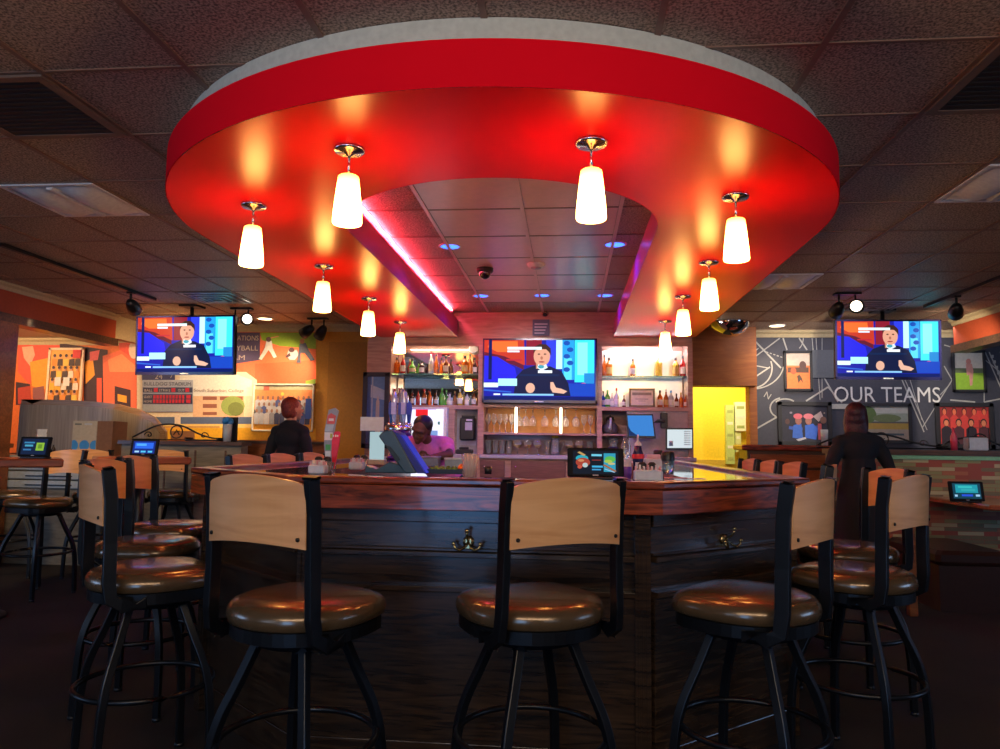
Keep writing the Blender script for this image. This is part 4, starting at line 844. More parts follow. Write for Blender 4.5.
# camera dome, smoke detector, sprinkler
p = ceil(485, 268); t = thing('security_camera', 'small black dome camera inside the horseshoe ceiling', 'camera', (p.x, p.y, ZC))
b = MB(); b.lathe([(0, 0), (.07, 0), (.07, -.03), (.062, -.04), (0, -.04)], BLACK, n=24, cap=False); b.build('housing', t)
b = MB(); b.lathe([(.05, -.04), (.048, -.06), (.035, -.082), (.015, -.094), (0, -.096)], mat('dome_glass', (.02, .01, .02), .05, coat=1), n=24, cap=False); b.build('dome', t)
p = ceil(536, 263.5); t = thing('smoke_detector', 'pinkish round smoke detector on the inner ceiling', 'smoke detector', (p.x, p.y, ZC))
b = MB(); b.lathe([(0, 0), (.075, 0), (.075, -.015), (.06, -.03), (.03, -.04), (0, -.04)], WHITE, n=26, cap=False); b.build('housing', t)
b = MB(); b.lathe([(.045, -.034), (.04, -.042), (.0, -.045)], mat('detector_grey', (.4, .4, .42), .5), n=20, cap=False); b.build('sensor_cap', t)
p = at(545, 313, 8.13); b = MB(); b.lathe([(0, 0), (.04, 0), (.035, .012), (.01, .015), (.01, .04), (.028, .045), (.0, .05)], CHROME, (p.x, 8.144, p.z), 18, (0, -1, 0), cap=False); b.build('wall_sprinkler', label='small sprinkler head on the wood header above the blue notice', cat='sprinkler')
# mirror dome
p = ceil(729, 322); b = MB(); b.lathe([(.0, 0), (.235, 0), (.235, -.015), (.215, -.07), (.165, -.13), (.09, -.172), (0, -.185)], mat('dome_mirror', (.72, .74, .76), .06, metal=1), (p.x, p.y, ZC-.001), 36, cap=False); b.build('mirror_dome', label='large silvery convex mirror dome under the ceiling right of the pendants', cat='mirror')
# track lights
def track_head(loc, aim, par, lab=None):
    d = (Vector(aim)-Vector(loc)).normalized(); L = Vector(loc)
    b = MB(); b.lathe([(0, -.02), (.035, -.015), (.05, .02), (.062, .07), (.068, .15), (.060, .15), (.05, .10), (.0, .09)], BLACK, L, 22, d, cap=False); h = b.build('lamp_head', par)
    b = MB(); b.lathe([(0, .10), (.052, .10)], glow((1, .85, .65), 6), L, 20, d, cap=False); b.build('bulb', h)
    return d
def track(p0, p1, heads, lab):
    t = thing('track_light', lab, 'track light'); b = MB(); b.box((-.018, 0, ZC-.03), (.018, 1, ZC-.001), BLACK)
    d = (p1-p0); L = d.length; a = math.atan2(d.y, d.x)-PI/2; R = Matrix.Rotation(a, 3, 'Z')
    for v in b.v: v.y *= L; w_ = R @ v; v.x, v.y = w_.x+p0.x, w_.y+p0.y
    b.build('track', t)
    for f, aim, pw, col, ang in heads:
        c = p0.lerp(p1, f); loc = Vector((c.x, c.y, ZC-.13)); b = MB(); b.cyl((c.x, c.y, ZC-.03), (c.x, c.y, ZC-.12), .012, BLACK, 10); b.box((c.x-.03, c.y-.03, ZC-.045), (c.x+.03, c.y+.03, ZC-.028), BLACK); b.build('stem', t)
        dd = track_head(loc, aim, t)
        spot('track_beam', loc+dd*.17, aim, pw, col, ang, .8, .03)
def c2(px, py): p = ceil(px, py); return Vector((p.x, p.y, ZC))
track(c2(0, 242), c2(155, 298), [(.80, (-4.8, 8.9, 1.7), 230, (1, .62, .32), 80)], 'long black track light running along the left ceiling')
track(c2(1002, 275), c2(925, 305), [(.55, (4.5, 9.4, 1.7), 130, (1, .85, .65), 80)], 'long black track light at the right edge of the ceiling')
def mono(px, py, aim, pw, col, lab, ang=70):
    p = c2(px, py); t = thing('spotlight', lab, 'spotlight', (0, 0, 0)); b = MB(); b.box((p.x-.12, p.y-.04, ZC-.02), (p.x+.12, p.y+.04, ZC-.001), BLACK); b.build('mount', t)
    for sx in (-1, 1):
        loc = Vector((p.x+sx*.075, p.y, ZC-.12)); b = MB(); b.cyl((loc.x, loc.y, ZC-.02), loc, .010, BLACK, 8); b.build('stem', t); dd = track_head(loc, (Vector(aim)+Vector((sx*.4, 0, 0))) if sx < 0 or px == 318 else (p.x*.3, 1.0, 1.0), t)
    spot('spot_beam', (p.x, p.y-.01, ZC-.32), aim, pw, col, ang, .8, .03)
mono(318, 318, (-3.9, 9, 1.9), 75, (1, .72, .45), 'pair of black spotlights above the ochre wall by the left mural', 80)
mono(847, 293, (3.2, 9.4, 1.8), 150, (1, .85, .65), 'pair of spotlights, one lens shining, above the right television')
mono(242, 308, (-4.5, 9, 1.75), 95, (1, .76, .52), 'pair of small spotlights on a bar just behind the left television', 60)
area('corridor_lamp', (1.9, 9.9, 2.6), (1.9, 10.5, 1.2), 1.0, .4, 42, (1, .86, .5))
area('beyond_left', (-7.2, 7.6, 2.45), (-7.2, 8.9, 1.7), 1.6, .3, 45, (1, .62, .32))

# ================================================================ HALF WALLS, STATIONS, TABLES
GREYW = wood('weathered_panel', (.13, .115, .085), (.24, .21, .155), .5, (1, 1, 6), .1)
hwl = MB(); x0, x1 = at(128, 440, 7).x, at(246, 440, 7).x
hwl.box((x0, 6.9, 0), (x1, 7.05, 1.15), GREYW); hwl.box((x0-.02, 6.86, 1.15), (x1+.02, 7.09, 1.185), DARKOAK)
for q in range(4): xx = x0+(x1-x0)*(q+.5)/4; hwl.box((xx-.008, 6.892, .1), (xx+.008, 6.9, 1.1), DARKOAK)
hwl.box((x0, 6.88, 0), (x1, 6.9, .1), DARKOAK); struct(hwl, 'wall_low_left')
hc = thing('slatted_cabinet', 'orange-lit slatted wooden cabinet behind the red-haired person', 'cabinet', (at(285, 440, 7.6).x, 7.6, 0)); o = hc.location.copy()
x0, x1 = at(236, 440, 7.6).x, at(330, 440, 7.6).x
b = MB(); b.box((x0, 7.5, 0), (x1, 7.75, 1.17), TRIMWOOD); lp(b, 'body', hc, o); b = MB(); b.box((x0-.02, 7.47, 1.17), (x1+.02, 7.78, 1.2), DARKOAK); lp(b, 'top', hc, o)
b = MB()
for q in range(9): b.box((x0, 7.478, .2+q*.105), (x1, 7.499, .28+q*.105), TRIMWOOD)
lp(b, 'slats', hc, o)
b = MB(); x0, x1 = at(829, 448, 7).x, 8.4
b.box((x0, 6.95, 0), (x1, 7.10, 1.155), MOSAIC); b.box((x0-.02, 6.92, 1.155), (x1, 7.13, 1.20), DARKOAK); b.box((x0, 6.935, 1.115), (x1, 6.949, 1.15), mat('green_trim', (.20, .45, .26), .4)); struct(b, 'wall_low_right')
cab = thing('wood_cabinet', 'low red-brown wooden cabinet below the blue-player photo', 'cabinet', (at(790, 450, 8.2).x, 8.2, 0)); o = cab.location.copy(); x0, x1 = at(745, 450, 8.2).x, at(840, 450, 8.2).x
b = MB(); b.box((x0, 8.1, 0), (x1, 8.5, 1.17), DARKOAK); lp(b, 'body', cab, o)
b = MB(); b.box((x0-.06, 8.06, 1.17), (x1+.02, 8.52, 1.23), CHERRY, ch=.012); lp(b, 'top', cab, o)
b = MB()
for q in range(6): b.box((x0+.03, 8.075, .2+q*.16), (x1-.03, 8.099, .33+q*.16), TRIMWOOD)
lp(b, 'slats', cab, o)
# wrought iron scrolls on the half walls
IRON = mat('wrought_iron', (.01, .01, .012), .45)
def scroll(xc, Y, z, half, label, tall=.15):
    t = thing('iron_scroll', label, 'ironwork', (xc, Y, z), 0, 'wrought iron scroll rails'); 
    b = MB(); pts = [(-half, 0, .03), (-half*.75, 0, .09), (-half*.45, 0, tall), (-half*.15, 0, tall+.015), (half*.15, 0, tall-.005), (half*.5, 0, tall*.5), (half*.8, 0, .035), (half, 0, .03)]
    def cr(P, n=6):
        out = []
        for i in range(len(P)-1):
            a, c, d, e = Vector(P[max(i-1, 0)]), Vector(P[i]), Vector(P[i+1]), Vector(P[min(i+2, len(P)-1)])
            for k in range(n): u = k/n; out.append(.5*((2*c)+(d-a)*u+(2*a-5*c+4*d-e)*u*u+(3*c-a-3*d+e)*u**3))
        return out+[Vector(P[-1])]
    b.tube(cr(pts), .009, IRON, 6); b.tube([(-half, 0, .012), (half, 0, .012)], .008, IRON, 6); b.build('rail', t)
    r = .062; b = MB(); b.tube([(r*math.cos(a), 0, .09+r*math.sin(a)) for a in [2*PI*i/24 for i in range(24)]], .007, IRON, 6, True); b.build('ring', t)
    b = MB(); b.tube([(-.03, 0, .06), (0, 0, .11), (.03, 0, .06)], .006, IRON, 6); b.tube([(-.02, 0, .08), (.03, 0, .10)], .005, IRON, 6); b.build('emblem', t)
    for sx in (-1, 1):
        b = MB(); b.tube([(sx*(half*.62+.05*math.exp(-.25*a)*math.cos(a)), 0, .055+.045*math.exp(-.25*a)*math.sin(a)) for a in [i*.5 for i in range(16)]], .006, IRON, 6); b.build('curl', t)
scroll(at(175, 430, 7).x, 7.03, 1.186, .46, 'black iron scroll with a ring on the left half wall')
scroll(at(885, 437, 7).x, 7.08, 1.20, .58, 'black iron scroll with a ring on the right half wall', .13)
scroll(at(985, 440, 7).x, 7.08, 1.20, .33, 'black iron scroll at the right end of the mosaic half wall', .11)
# curved booth screen at the far left
b = MB(); y_ = 7.6; xs = [at(x, 430, y_).x for x in (18, 40, 65, 90, 115, 135, 150, 160)]; zs = [at(60, y, y_).z for y in (405, 405, 405.3, 406.5, 409, 414, 421, 432)]
n = len(xs)
b.add([(x, y_+d, 0) for d in (0, .08) for x in xs]+[(x, y_+d, z) for d in (0, .08) for x, z in zip(xs, zs)], [(i, i+1, 2*n+i+1, 2*n+i) for i in range(n-1)]+[(n+i+1, n+i, 3*n+i, 3*n+i+1) for i in range(n-1)]+[(2*n+i, 2*n+i+1, 3*n+i+1, 3*n+i) for i in range(n-1)], wood('ribbed_screen', (.30, .22, .13), (.46, .35, .22), .4, (14, 1, .3), .2)); 
bs = thing('booth_screen', 'tan ribbed booth screen with a curved wooden top rail at the far left', 'screen', (xs[3], y_, 0)); lp(b, 'screen_panel', bs, bs.location)
b = MB(); b.tube([(x, y_+.04, z+.01) for x, z in zip(xs, zs)]+[(xs[-1]+.03, y_+.04, .9)], 0, wood('rail_light_oak', (.32, .18, .08), (.46, .28, .14), .35), sq=(.05, .10)); lp(b, 'top_rail', bs, bs.location)
# service counter with tray drawers, carton and cups
sc0 = at(20, 450, 6.9).x; sc1 = at(117, 450, 6.9).x
t = thing('service_counter', 'pale service counter with white drawer fronts behind the left tall tables', 'counter', ((sc0+sc1)/2, 6.8, 0)); o = t.location.copy()
b = MB(); b.box((sc0, 6.72, 0), (sc1, 7.2, 1.0), GREYW); lp(b, 'body', t, o)
b = MB(); b.box((sc0-.02, 6.70, 1.0), (sc1+.02, 7.22, 1.03), paint((.5, .46, .4))); lp(b, 'top', t, o)
for q in range(3):
    b = MB(); b.box((sc0+.02, 6.69, .72+q*.085), (sc1-.05, 6.718, .79+q*.085), paint((.45, .52, .60)), ch=.006); d = lp(b, 'drawer', t, o)
    b = MB(); b.box((sc0+.25, 6.675, .745+q*.085), (sc1-.3, 6.69, .755+q*.085), BLACK); lp(b, 'handle', d, o)
z_ = 1.03; p0, p1 = at(72, 449, 6.86), at(98, 420, 6.86)
t = thing('carton', 'tan carton with blue circles on its front, on the left service counter', 'box', ((p0.x+p1.x)/2+.15, 6.95, z_+.001)); o = t.location.copy()
KRAFT = paint((.50, .42, .30)); b = MB(); b.box((p0.x, 6.86, z_+.001), (at(117, 449, 6.95).x, 7.10, z_+.34), mat('brown_carton', (.22, .10, .05), .7)); b.box((p0.x-.001, 6.853, z_+.001), (p1.x, 6.86, z_+.34), KRAFT)
L = [(P_((.05, .28, .65)), ellp(p0.x+.11*q+.02, z_+.10, .052 if q else .045, .052, 20)) for q in range(3)]+[(P_((.15, .15, .12)), rc(p0.x+.02, z_+.30, p0.x+.09, z_+.315)), (P_((.5, .5, .5)), rc(p0.x+.12, z_+.30, p0.x+.2, z_+.318))]
L[0] = (L[0][0], [(max(p0.x, x), z) for x, z in L[0][1]]); L[2] = (L[2][0], [(min(p1.x-.002, x), z) for x, z in L[2][1]])
layers(b, L, lambda x, z: Vector((x, 6.853, z))); lp(b, 'body', t, o)
for q, (px, col, r, h, lab) in enumerate(((41, (.75, .78, .82), .075, .19, 'stack of white takeaway cups left of the dotted carton'), (27, (.45, .06, .04), .035, .15, 'red sauce bottle with an orange foot at the far left counter end'), (54, (.05, .03, .03), .02, .1, 'small dark shaker right of the stacked white cups'))):
    p = at(px, 440, 7.0); b = MB()
    if q == 0:
        for s_ in range(4): b.lathe([(r*.62, s_*.05), (r*.8, s_*.05+.10), (r*.84, s_*.05+.105), (0, s_*.05+.105)], paint(col, .4), n=4, smooth=False)
        b.build('stacked_cups', label=lab, cat='cups', loc=(p.x, 7.0, z_+.001))
    else:
        b.lathe([(0, 0), (r, 0), (r, h*.6), (r*.4, h*.8), (r*.3, h), (0, h)], paint(col, .3), n=16, cap=False); b.build(('', 'sauce_bottle', 'shaker')[q], label=lab, cat=('', 'bottle', 'shaker')[q], loc=(p.x, 7.0, z_+.001))
# cup with a blue cloth and a black tray on the left half wall
def cup_station(px, Y, z, cloth, lab, d=.035):
    p = at(px, 420, Y); t = thing('cup', lab, 'cup', (p.x, Y, z+.001)); b = MB(); b.lathe([(0, 0), (d*.8, 0), (d, .17), (d*.94, .17), (d*.72, .006), (0, .006)], mat('pale_cup', (.55, .65, .75), .2, trans=.3), n=18, cap=False); b.build('body', t)
    if cloth:
        b = MB()
        for q in range(6): b.ell((.025*math.cos(q), .025*math.sin(q), .19+.012*(q % 3)), (.032, .03, .03), paint(cloth), 10, 6)
        b.build('cloth', t, 'crumpled cloth')
    return t
cup_station(228, 6.95, 1.186, (.03, .25, .65), 'clear cup stuffed with a blue cloth on the left half wall', .045)
b = MB(); p = at(229, 430, 7.02); b.box((p.x-.075, 7.03, 1.186), (p.x+.075, 7.06, 1.43), BLACK, ch=.008); b.build('menu_rack', label='dark upright rack behind the blue cloth cup', cat='rack')
t = thing('bus_tray', 'flat black tray with a cord lying on the left half wall', 'tray', (at(205, 436, 6.95).x, 6.945, 1.187)); b = MB(); b.box((-.17, -.06, 0), (.17, .06, .018), BLACK, ch=.005); b.build('tray_base', t)
b = MB(); b.box((-.17, -.07, .018), (-.155, .07, .035), BLACK); b.box((.155, -.07, .018), (.17, .07, .035), BLACK); b.build('rim', t)
cup_station(824, 8.2, 1.231, None, 'bluish clear cup on the wooden cabinet right of the blue-player photo', .04)
b = MB(); p = at(952, 440, 7.03); b.lathe([(0, 0), (.028, 0), (.028, .12), (.012, .16), (.010, .2), (0, .2)], paint((.55, .05, .10), .3), n=16, cap=False); b.build('sauce_bottle', label='red bottle on the right half wall before the red-lit crowd photo', cat='bottle', loc=(p.x, 7.0, 1.201))
t = thing('condiment_caddy', 'pale square condiment caddy on the right half wall at the edge', 'caddy', (at(975, 440, 7.0).x, 6.99, 1.201)); b = MB(); b.box((-.085, -.05, 0), (.085, .05, .115), mat('frosted', (.45, .50, .58), .4), ch=.008); b.build('box', t); b = MB(); b.tube([(-.085, -.055, .02), (-.085, -.055, .2), (.085, -.055, .2), (.085, -.055, .02)], .004, IRON, 6); b.build('wire_handle', t)
# tablets
SCR = {'left': [((.01, .02, .06), rc(0, 0, 1, 1)), ((.05, .25, .5), rc(.08, .2, .5, .3)), ((.08, .4, .6), rc(.12, .38, .45, .5)), ((.3, .55, .05), rc(.58, .25, .9, .75)), ((.15, .3, .03), rc(.66, .35, .82, .62)), ((.05, .2, .45), rc(.08, .65, .4, .75))],
  'blue': [((.01, .03, .25), rc(0, 0, 1, 1)), ((.03, .15, .9), rc(.08, .12, .92, .6)), ((.1, .45, 1), rc(.15, .2, .6, .38)), ((.4, .7, 1), rc(.1, .78, .3, .92)), ((.1, .6, 1), rc(.38, .78, .6, .92)), ((.1, .6, 1), rc(.7, .78, .9, .92))],
  'teal': [((.01, .06, .10), rc(0, 0, 1, 1)), ((.02, .35, .45), rc(.1, .08, .9, .62)), ((.05, .6, .6), rc(.2, .18, .7, .3)), ((.04, .45, .5), rc(.3, .36, .8, .5)), ((.03, .1, .8), rc(.3, .72, .7, .85)), ((.4, .7, 1), rc(.05, .75, .15, .88)), ((.4, .7, 1), rc(.8, .72, .95, .85))],
  'food': [((.006, .010, .02), rc(0, 0, 1, 1)), ((.02, .35, .45), ellp(.2, .32, .14, .14)), ((.35, .05, .03), ellp(.22, .5, .16, .2)), ((.55, .22, .10), ellp(.18, .42, .07, .06)), ((.45, .55, .55), ellp(.27, .62, .06, .10)), ((.5, .3, .1), seg((.12, .05), (.26, .2), .07)), ((.5, .08, .05), ellp(.15, .7, .05, .08)),
     ((.15, .55, .75), rc(.41, .14, .64, .23)), ((.25, .03, .03), rc(.42, .38, .62, .42)), ((.05, .4, .7), rc(.42, .64, .66, .72)), ((.05, .3, .6), rc(.42, .78, .62, .84)), ((.03, .30, .45), [(.68, .1), (.94, .1), (.94, .9), (.68, .9)]), ((.10, .45, .08), ellp(.82, .36, .12, .14)), ((.35, .5, .08), ellp(.78, .45, .09, .07)), ((.5, .45, .2), ellp(.85, .55, .08, .05)), ((.35, .12, .04), seg((.68, .6), (.94, .88), .06)), ((.3, .5, .7), seg((.7, .78), (.92, .92), .03))]}
TABK = mat('tablet_black', (.006, .006, .008), .6, spec=.15)
def tablet(loc, w, h, key, lab, rz=0, s=1.0):
    t = thing('ordering_tablet', lab, 'tablet', loc, rz, 'tabletop ordering tablets'); R = Matrix.Rotation(-.18, 3, 'X')
    def T(b): b.v = [R @ v for v in b.v]; return b
    b = MB(); b.box((-w/2, 0, .012), (w/2, .018, h), TABK, ch=.005); T(b).build('casing', t)
    b = MB(); b.box((-w/2*.8, 0, 0), (w/2*.8, .07, .012), BLACK, ch=.003); b.build('base', t)
    b = MB(); W2 = w*.80; z1 = h-.1*h; hh = h*.72
    layers(b, [(glow(c, s), p) for c, p in SCR[key]], lambda u, v: Vector((-W2/2+W2*u, 0, z1-hh*v)), st=.0002); b.text('menu', .0001, BLACK, (0, 0, .5)) if 0 else None; T(b).build('screen', t, 'lit screen')
    b = MB(); b.box((-.012, -.001, .017), (.012, 0, .022), paint((.4, .4, .42))); T(b).build('badge', t)
def onz(px, py, z):
    d = FW + RT*((px-500)/FPX) - UP*((py-374.5)/FPX); return CAM + d*((z-CAM.z)/d.z)
p = onz(597, 482, ZT)
tablet((p.x, 3.12, ZT+.001), .235, .135, 'food', 'black tablet showing food pictures behind the middle stool on the bar', 0, 1.1)
# tall tables at the left
TT = wood('table_top', (.28, .065, .025), (.46, .13, .05), .3, (1, 6, 6), .5)
def tall_table(c, sx, sy, lab, z=0, a=.65):
    # c is the near right corner of the turned table top
    ca, sa = math.cos(a), math.sin(a); loc = (c.x-sx*ca-sy*sa, c.y-sx*sa+sy*ca, z)
    t = thing('tall_table', lab, 'table', loc, a, 'tall wooden tables at the left'); 
    b = MB(); b.box((-sx, -sy, 1.00), (sx, sy, 1.058), TT, ch=.01); b.build('table_top', t)
    b = MB(); b.cyl((0, 0, .03), (0, 0, .999), .04, METAL, 16); b.build('pedestal', t)
    b = MB(); b.lathe([(0, 0), (.20, 0), (.19, .02), (.06, .035), (0, .035)], METAL, n=30, cap=False); b.build('base', t)
tall_table(at(64, 458, 4.75), .46, .26, 'tall table at the far left carrying the tablet with a green square')
tall_table(at(192, 457, 5.75), .34, .28, 'tall table before the grey half wall carrying the blue-screened tablet')
p = at(32, 455, 4.74); tablet((p.x, 4.74, 1.059), .235, .15, 'left', 'tablet with a green square on its screen on the leftmost tall table', -.05, .9)
p = at(143, 450, 5.72); tablet((p.x, 5.72, 1.059), .235, .14, 'blue', 'tablet with a bright blue screen on the tall table before the half wall', 0, 1)
# booth table and benches at the right
t = thing('booth_table', 'red-edged booth table against the mosaic wall at the right', 'table', (3.75, 6.40, 0.02))
b = MB(); b.box((-.62, -.50, .735), (.60, .50, .775), TT, ch=.01); b.build('table_top', t); b = MB(); b.cyl((0, 0, .03), (0, 0, .734), .045, METAL); b.build('pedestal', t); b = MB(); b.lathe([(0, 0), (.28, 0), (.06, .035), (0, .035)], METAL, n=28, cap=False); b.build('base', t)
p = at(968, 495, 6.15); tablet((p.x, 6.15, .796), .26, .165, 'teal', 'tablet with a teal screen on the right booth table', .0, .9)
SEATD = mat('dark_vinyl', (.035, .014, .010), .35, coat=.2)
for k, (xx, lab) in enumerate(((3.02, 'dark booth bench left of the right booth table'), (4.75, 'dark booth bench at the right picture edge'))):
    t = thing('booth_bench', lab, 'bench', (xx, 6.35, 0), 0, 'dark booth benches'); b = MB(); b.box((-.28, -.45, .34), (.25, .45, .45), SEATD, ch=.03); b.build('seat', t); b = MB(); b.box((-.26, -.43, 0), (.2, .43, .339), SEATD); b.build('base', t)
# salt shaker finial near the right person
t = thing('rail_post', 'short wooden post with a silver cap before the mosaic wall', 'post', (at(907, 470, 5.75).x, 5.75, 0)); b = MB(); b.box((-.03, -.03, 0), (.03, .03, 1.02), TRIMWOOD, ch=.005); b.build('post', t); b = MB(); b.lathe([(0, 1.02), (.035, 1.02), (.035, 1.04), (.02, 1.055), (0, 1.06)], CHROME, n=16, cap=False); b.build('cap', t)

# ================================================================ ON THE BAR
Z = ZT+.001
def pos(px, py, z=Z): p = onz(px, py, z); return Vector((p.x, p.y, z))
def shaker(parent, x, y, z, top, body=None):
    b = MB(); b.lathe([(0, 0), (.019, 0), (.020, .045), (.017, .055)], body or GLASS, (x, y, z), 14, cap=False); s_ = b.build('shaker', parent); b = MB(); b.lathe([(.018, .055), (.018, .068), (.010, .076), (0, .077)], top, (x, y, z), 14, cap=False); b.build('shaker_cap', s_)
def caddy(px, py, lab, w=.075, h=.055, Yf=None):
    p = pos(px, py); t = thing('condiment_caddy', lab, 'caddy', p, 0, 'condiment caddies on the bar')
    b = MB(); b.box((-w/2, -.03, 0), (w/2, .03, h*.75), mat('milky_plastic', (.62, .66, .74), .35), ch=.006); b.build('holder', t)
    b = MB()
    for q in range(7): x = -w/2+.008+q*(w-.016)/6; b.box((x-.002, -.024, h*.3), (x+.002, .024, h+.006*(q % 2)), paint((.8, .8, .8) if q % 3 else (.75, .45, .5)))
    b.build('sugar_packets', t); shaker(t, -.018, .055, 0, BLACK); shaker(t, .022, .055, 0, BLACK); return t
caddy(318, 474, 'white sugar caddy with shakers beside the red-white upright display'); caddy(357, 469.5, 'white sugar caddy with black-capped shakers between display and till')
caddy(648, 481, 'white sugar caddy on the bar right of the tablet', .115, .06)
# display with paddle card
p = pos(329, 473); t = thing('drink_display', 'tall striped beer display card with a red paddle on the left of the bar', 'display', p)
b = MB(); b.lathe([(0, 0), (.028, 0), (.032, .05), (.028, .05), (.024, .004), (0, .004)], GLASS, n=18, cap=False); b.build('glass_stand', t)
def slab(b, pts, y0, y1, m_): 
    n = len(pts); b.add([(x, y0, z) for x, z in pts]+[(x, y1, z) for x, z in pts], [tuple(range(n)), tuple(range(2*n-1, n-1, -1))]+[(i, (i+1) % n, n+(i+1) % n, n+i) for i in range(n)], m_)
b = MB(); slab(b, [(-.014, .01), (.012, .01), (.010, .10), (.016, .17), (.026, .24), (.036, .285), (.018, .298), (-.012, .290), (-.028, .20), (-.028, .13)], 0, .006, mat('grey_card', (.30, .32, .36), .35))
L = [((.7, .12, .12), [(-.018, .225), (.018, .225), (.024, .262), (.0, .275), (-.016, .262)]), ((.75, .7, .7), rc(-.01, .238, .014, .25)), ((.45, .55, .62), [(-.026, .19), (.010, .19), (.016, .222), (-.022, .222)]), ((.8, .8, .8), [(-.027, .15), (.010, .15), (.012, .186), (-.027, .186)]), ((.5, .55, .1), rc(0, .16, .01, .18)), ((.08, .4, .12), rc(-.02, .105, .004, .13)), ((.75, .78, .78), rc(-.02, .075, .006, .10)), ((.6, .2, .2), rc(-.015, .06, .006, .074)), ((.1, .45, .15), rc(-.013, .03, .008, .05))]
layers(b, [(P_(c), q) for c, q in L], lambda x, z: Vector((x, 0, z))); b.build('striped_card', t)
b = MB(); slab(b, [(.020, .02), (.028, .02), (.046, .13), (.050, .185), (.040, .192), (.022, .188), (.012, .15), (.012, .09)], -.012, -.004, mat('red_paddle', (.80, .015, .04), .3)); layers(b, [(P_((.8, .75, .7)), rc(.016, .165, .022, .174)), (P_((.8, .75, .7)), rc(.027, .165, .033, .175)), (P_((.8, .75, .7)), rc(.036, .166, .042, .174))], lambda x, z: Vector((x, -.012, z))); b.build('red_paddle', t, 'bright red paddle card')
# menu holder
p = pos(376, 464.5); t = thing('menu_stand', 'clear menu stand with a small white sign on top beside the till', 'menu stand', p, .0); k_ = p.y/737.6
b = MB(); b.box((-10*k_, -.03, 0), (10*k_, .03, 5*k_), mat('pale_wood_block', (.45, .36, .24), .5), ch=.003); b.build('base', t)
b = MB(); b.box((-7*k_, -.004, 5*k_), (8*k_, .004, 33*k_), glow((.45, .62, .66), .85)); b.build('menu_sheet', t, 'pale menu sheet with glow put into its colour')  # plain paper sheet, its brightness put in as emission
b = MB(); b.box((-17*k_, -.012, 34*k_), (7*k_, -.004, 48*k_), paint((.75, .82, .82))); b.build('top_sign', t, 'white card sign')
# point of sale terminal seen from behind
p = pos(400, 475); t = thing('sale_terminal', 'slate blue point-of-sale terminal leaning on the bar, seen from its side', 'till', p+Vector((-.022, .12, 0)), 0)
TEAL = mat('slate_plastic', (.028, .075, .11), .38, spec=.6); BLUEF = mat('blue_side', (.015, .025, .32), .5); k_ = p.y/737.6
def P2(pts): return [((x-400)*k_, (475-y)*k_) for x, y in pts]
b = MB(); slab(b, P2([(375.5, 436), (380, 431), (389, 429), (393, 433), (417, 474), (405, 474.5)]), -.02, .13, TEAL); b.build('housing', t, bevel=.006)
b = MB(); slab(b, P2([(383, 445), (389, 447), (400, 460), (396, 463)]), -.024, -.019, mat('vent_dark', (.012, .03, .045), .5)); b.build('vent_panel', t)
b = MB(); slab(b, P2([(390, 430), (397, 433), (426, 474), (417.6, 474)]), -.012, .125, BLUEF); b.build('screen_frame', t, 'deep blue screen frame')
b = MB(); slab(b, P2([(398, 434.5), (400, 436), (426.5, 473.5), (426.2, 474)]), -.002, .12, glow((.03, .06, .85), .5)); b.build('screen', t)
b = MB(); slab(b, P2([(360, 474.5), (360, 467), (372, 471), (386, 463), (398, 466), (404, 474.5)]), .02, .12, TEAL); b.build('foot', t, bevel=.004)
# beer tower
p = pos(398, 462.5); p = Vector((onz(398, 459, Z).x, onz(398, 459, Z).y, Z)); k_ = p.y/737.6; H_ = lambda y: (459-y)*k_
t = thing('beer_tower', 'purple-blue draught beer tower topped with silver tap handles', 'beer tap', p)
b = MB(); b.lathe([(0, 0), (12*k_, 0), (12*k_, .02), (9*k_, .03), (9*k_, H_(442)), (13*k_, H_(436)), (13*k_, H_(428)), (0, H_(427))], mat('violet_tower', (.07, .02, .22), .25, coat=.5), n=24, cap=False); b.build('column', t)
b = MB(); b.lathe([(14*k_, H_(430)), (14.5*k_, H_(427)), (13*k_, H_(425)), (0, H_(424.5))], CHROME, n=24, cap=False); 
for q in range(10): a = q*.63; b.ell((11*k_*math.cos(a), 11*k_*math.sin(a), H_(424)), (2.2*k_, 2.2*k_, 2*k_), CHROME, 10, 6)
b.build('drip_cap', t)
for q, (x, c, hh) in enumerate(((-9, (.02, .10, .5), 398), (-4.5, (.55, .6, .75), 390), (1, (.25, .3, .4), 386), (5.5, (.5, .55, .7), 389), (9.5, (.05, .12, .45), 400))):
    y = (-1)**q*.03; hm = mat('tap_%d' % q, c, .2, metal=.5 if q in (1, 2, 3) else 0, coat=.6); b = MB(); b.lathe([(.0, H_(426)), (1.6*k_, H_(426)), (1.8*k_, H_(421)), (2.6*k_, H_(412)), (3.2*k_, H_(hh+8)), (2.4*k_, H_(hh+3)), (0, H_(hh))], hm, (x*k_, y, 0), 14, cap=False); hd = b.build('tap_handle', t)
    b = MB(); b.box((x*k_-2.2*k_, y-3.4*k_, H_(414)), (x*k_+2.2*k_, y-2.6*k_, H_(402)), paint((.55, .6, .8) if q % 2 else (.06, .1, .5), .3)); b.build('badge', hd)
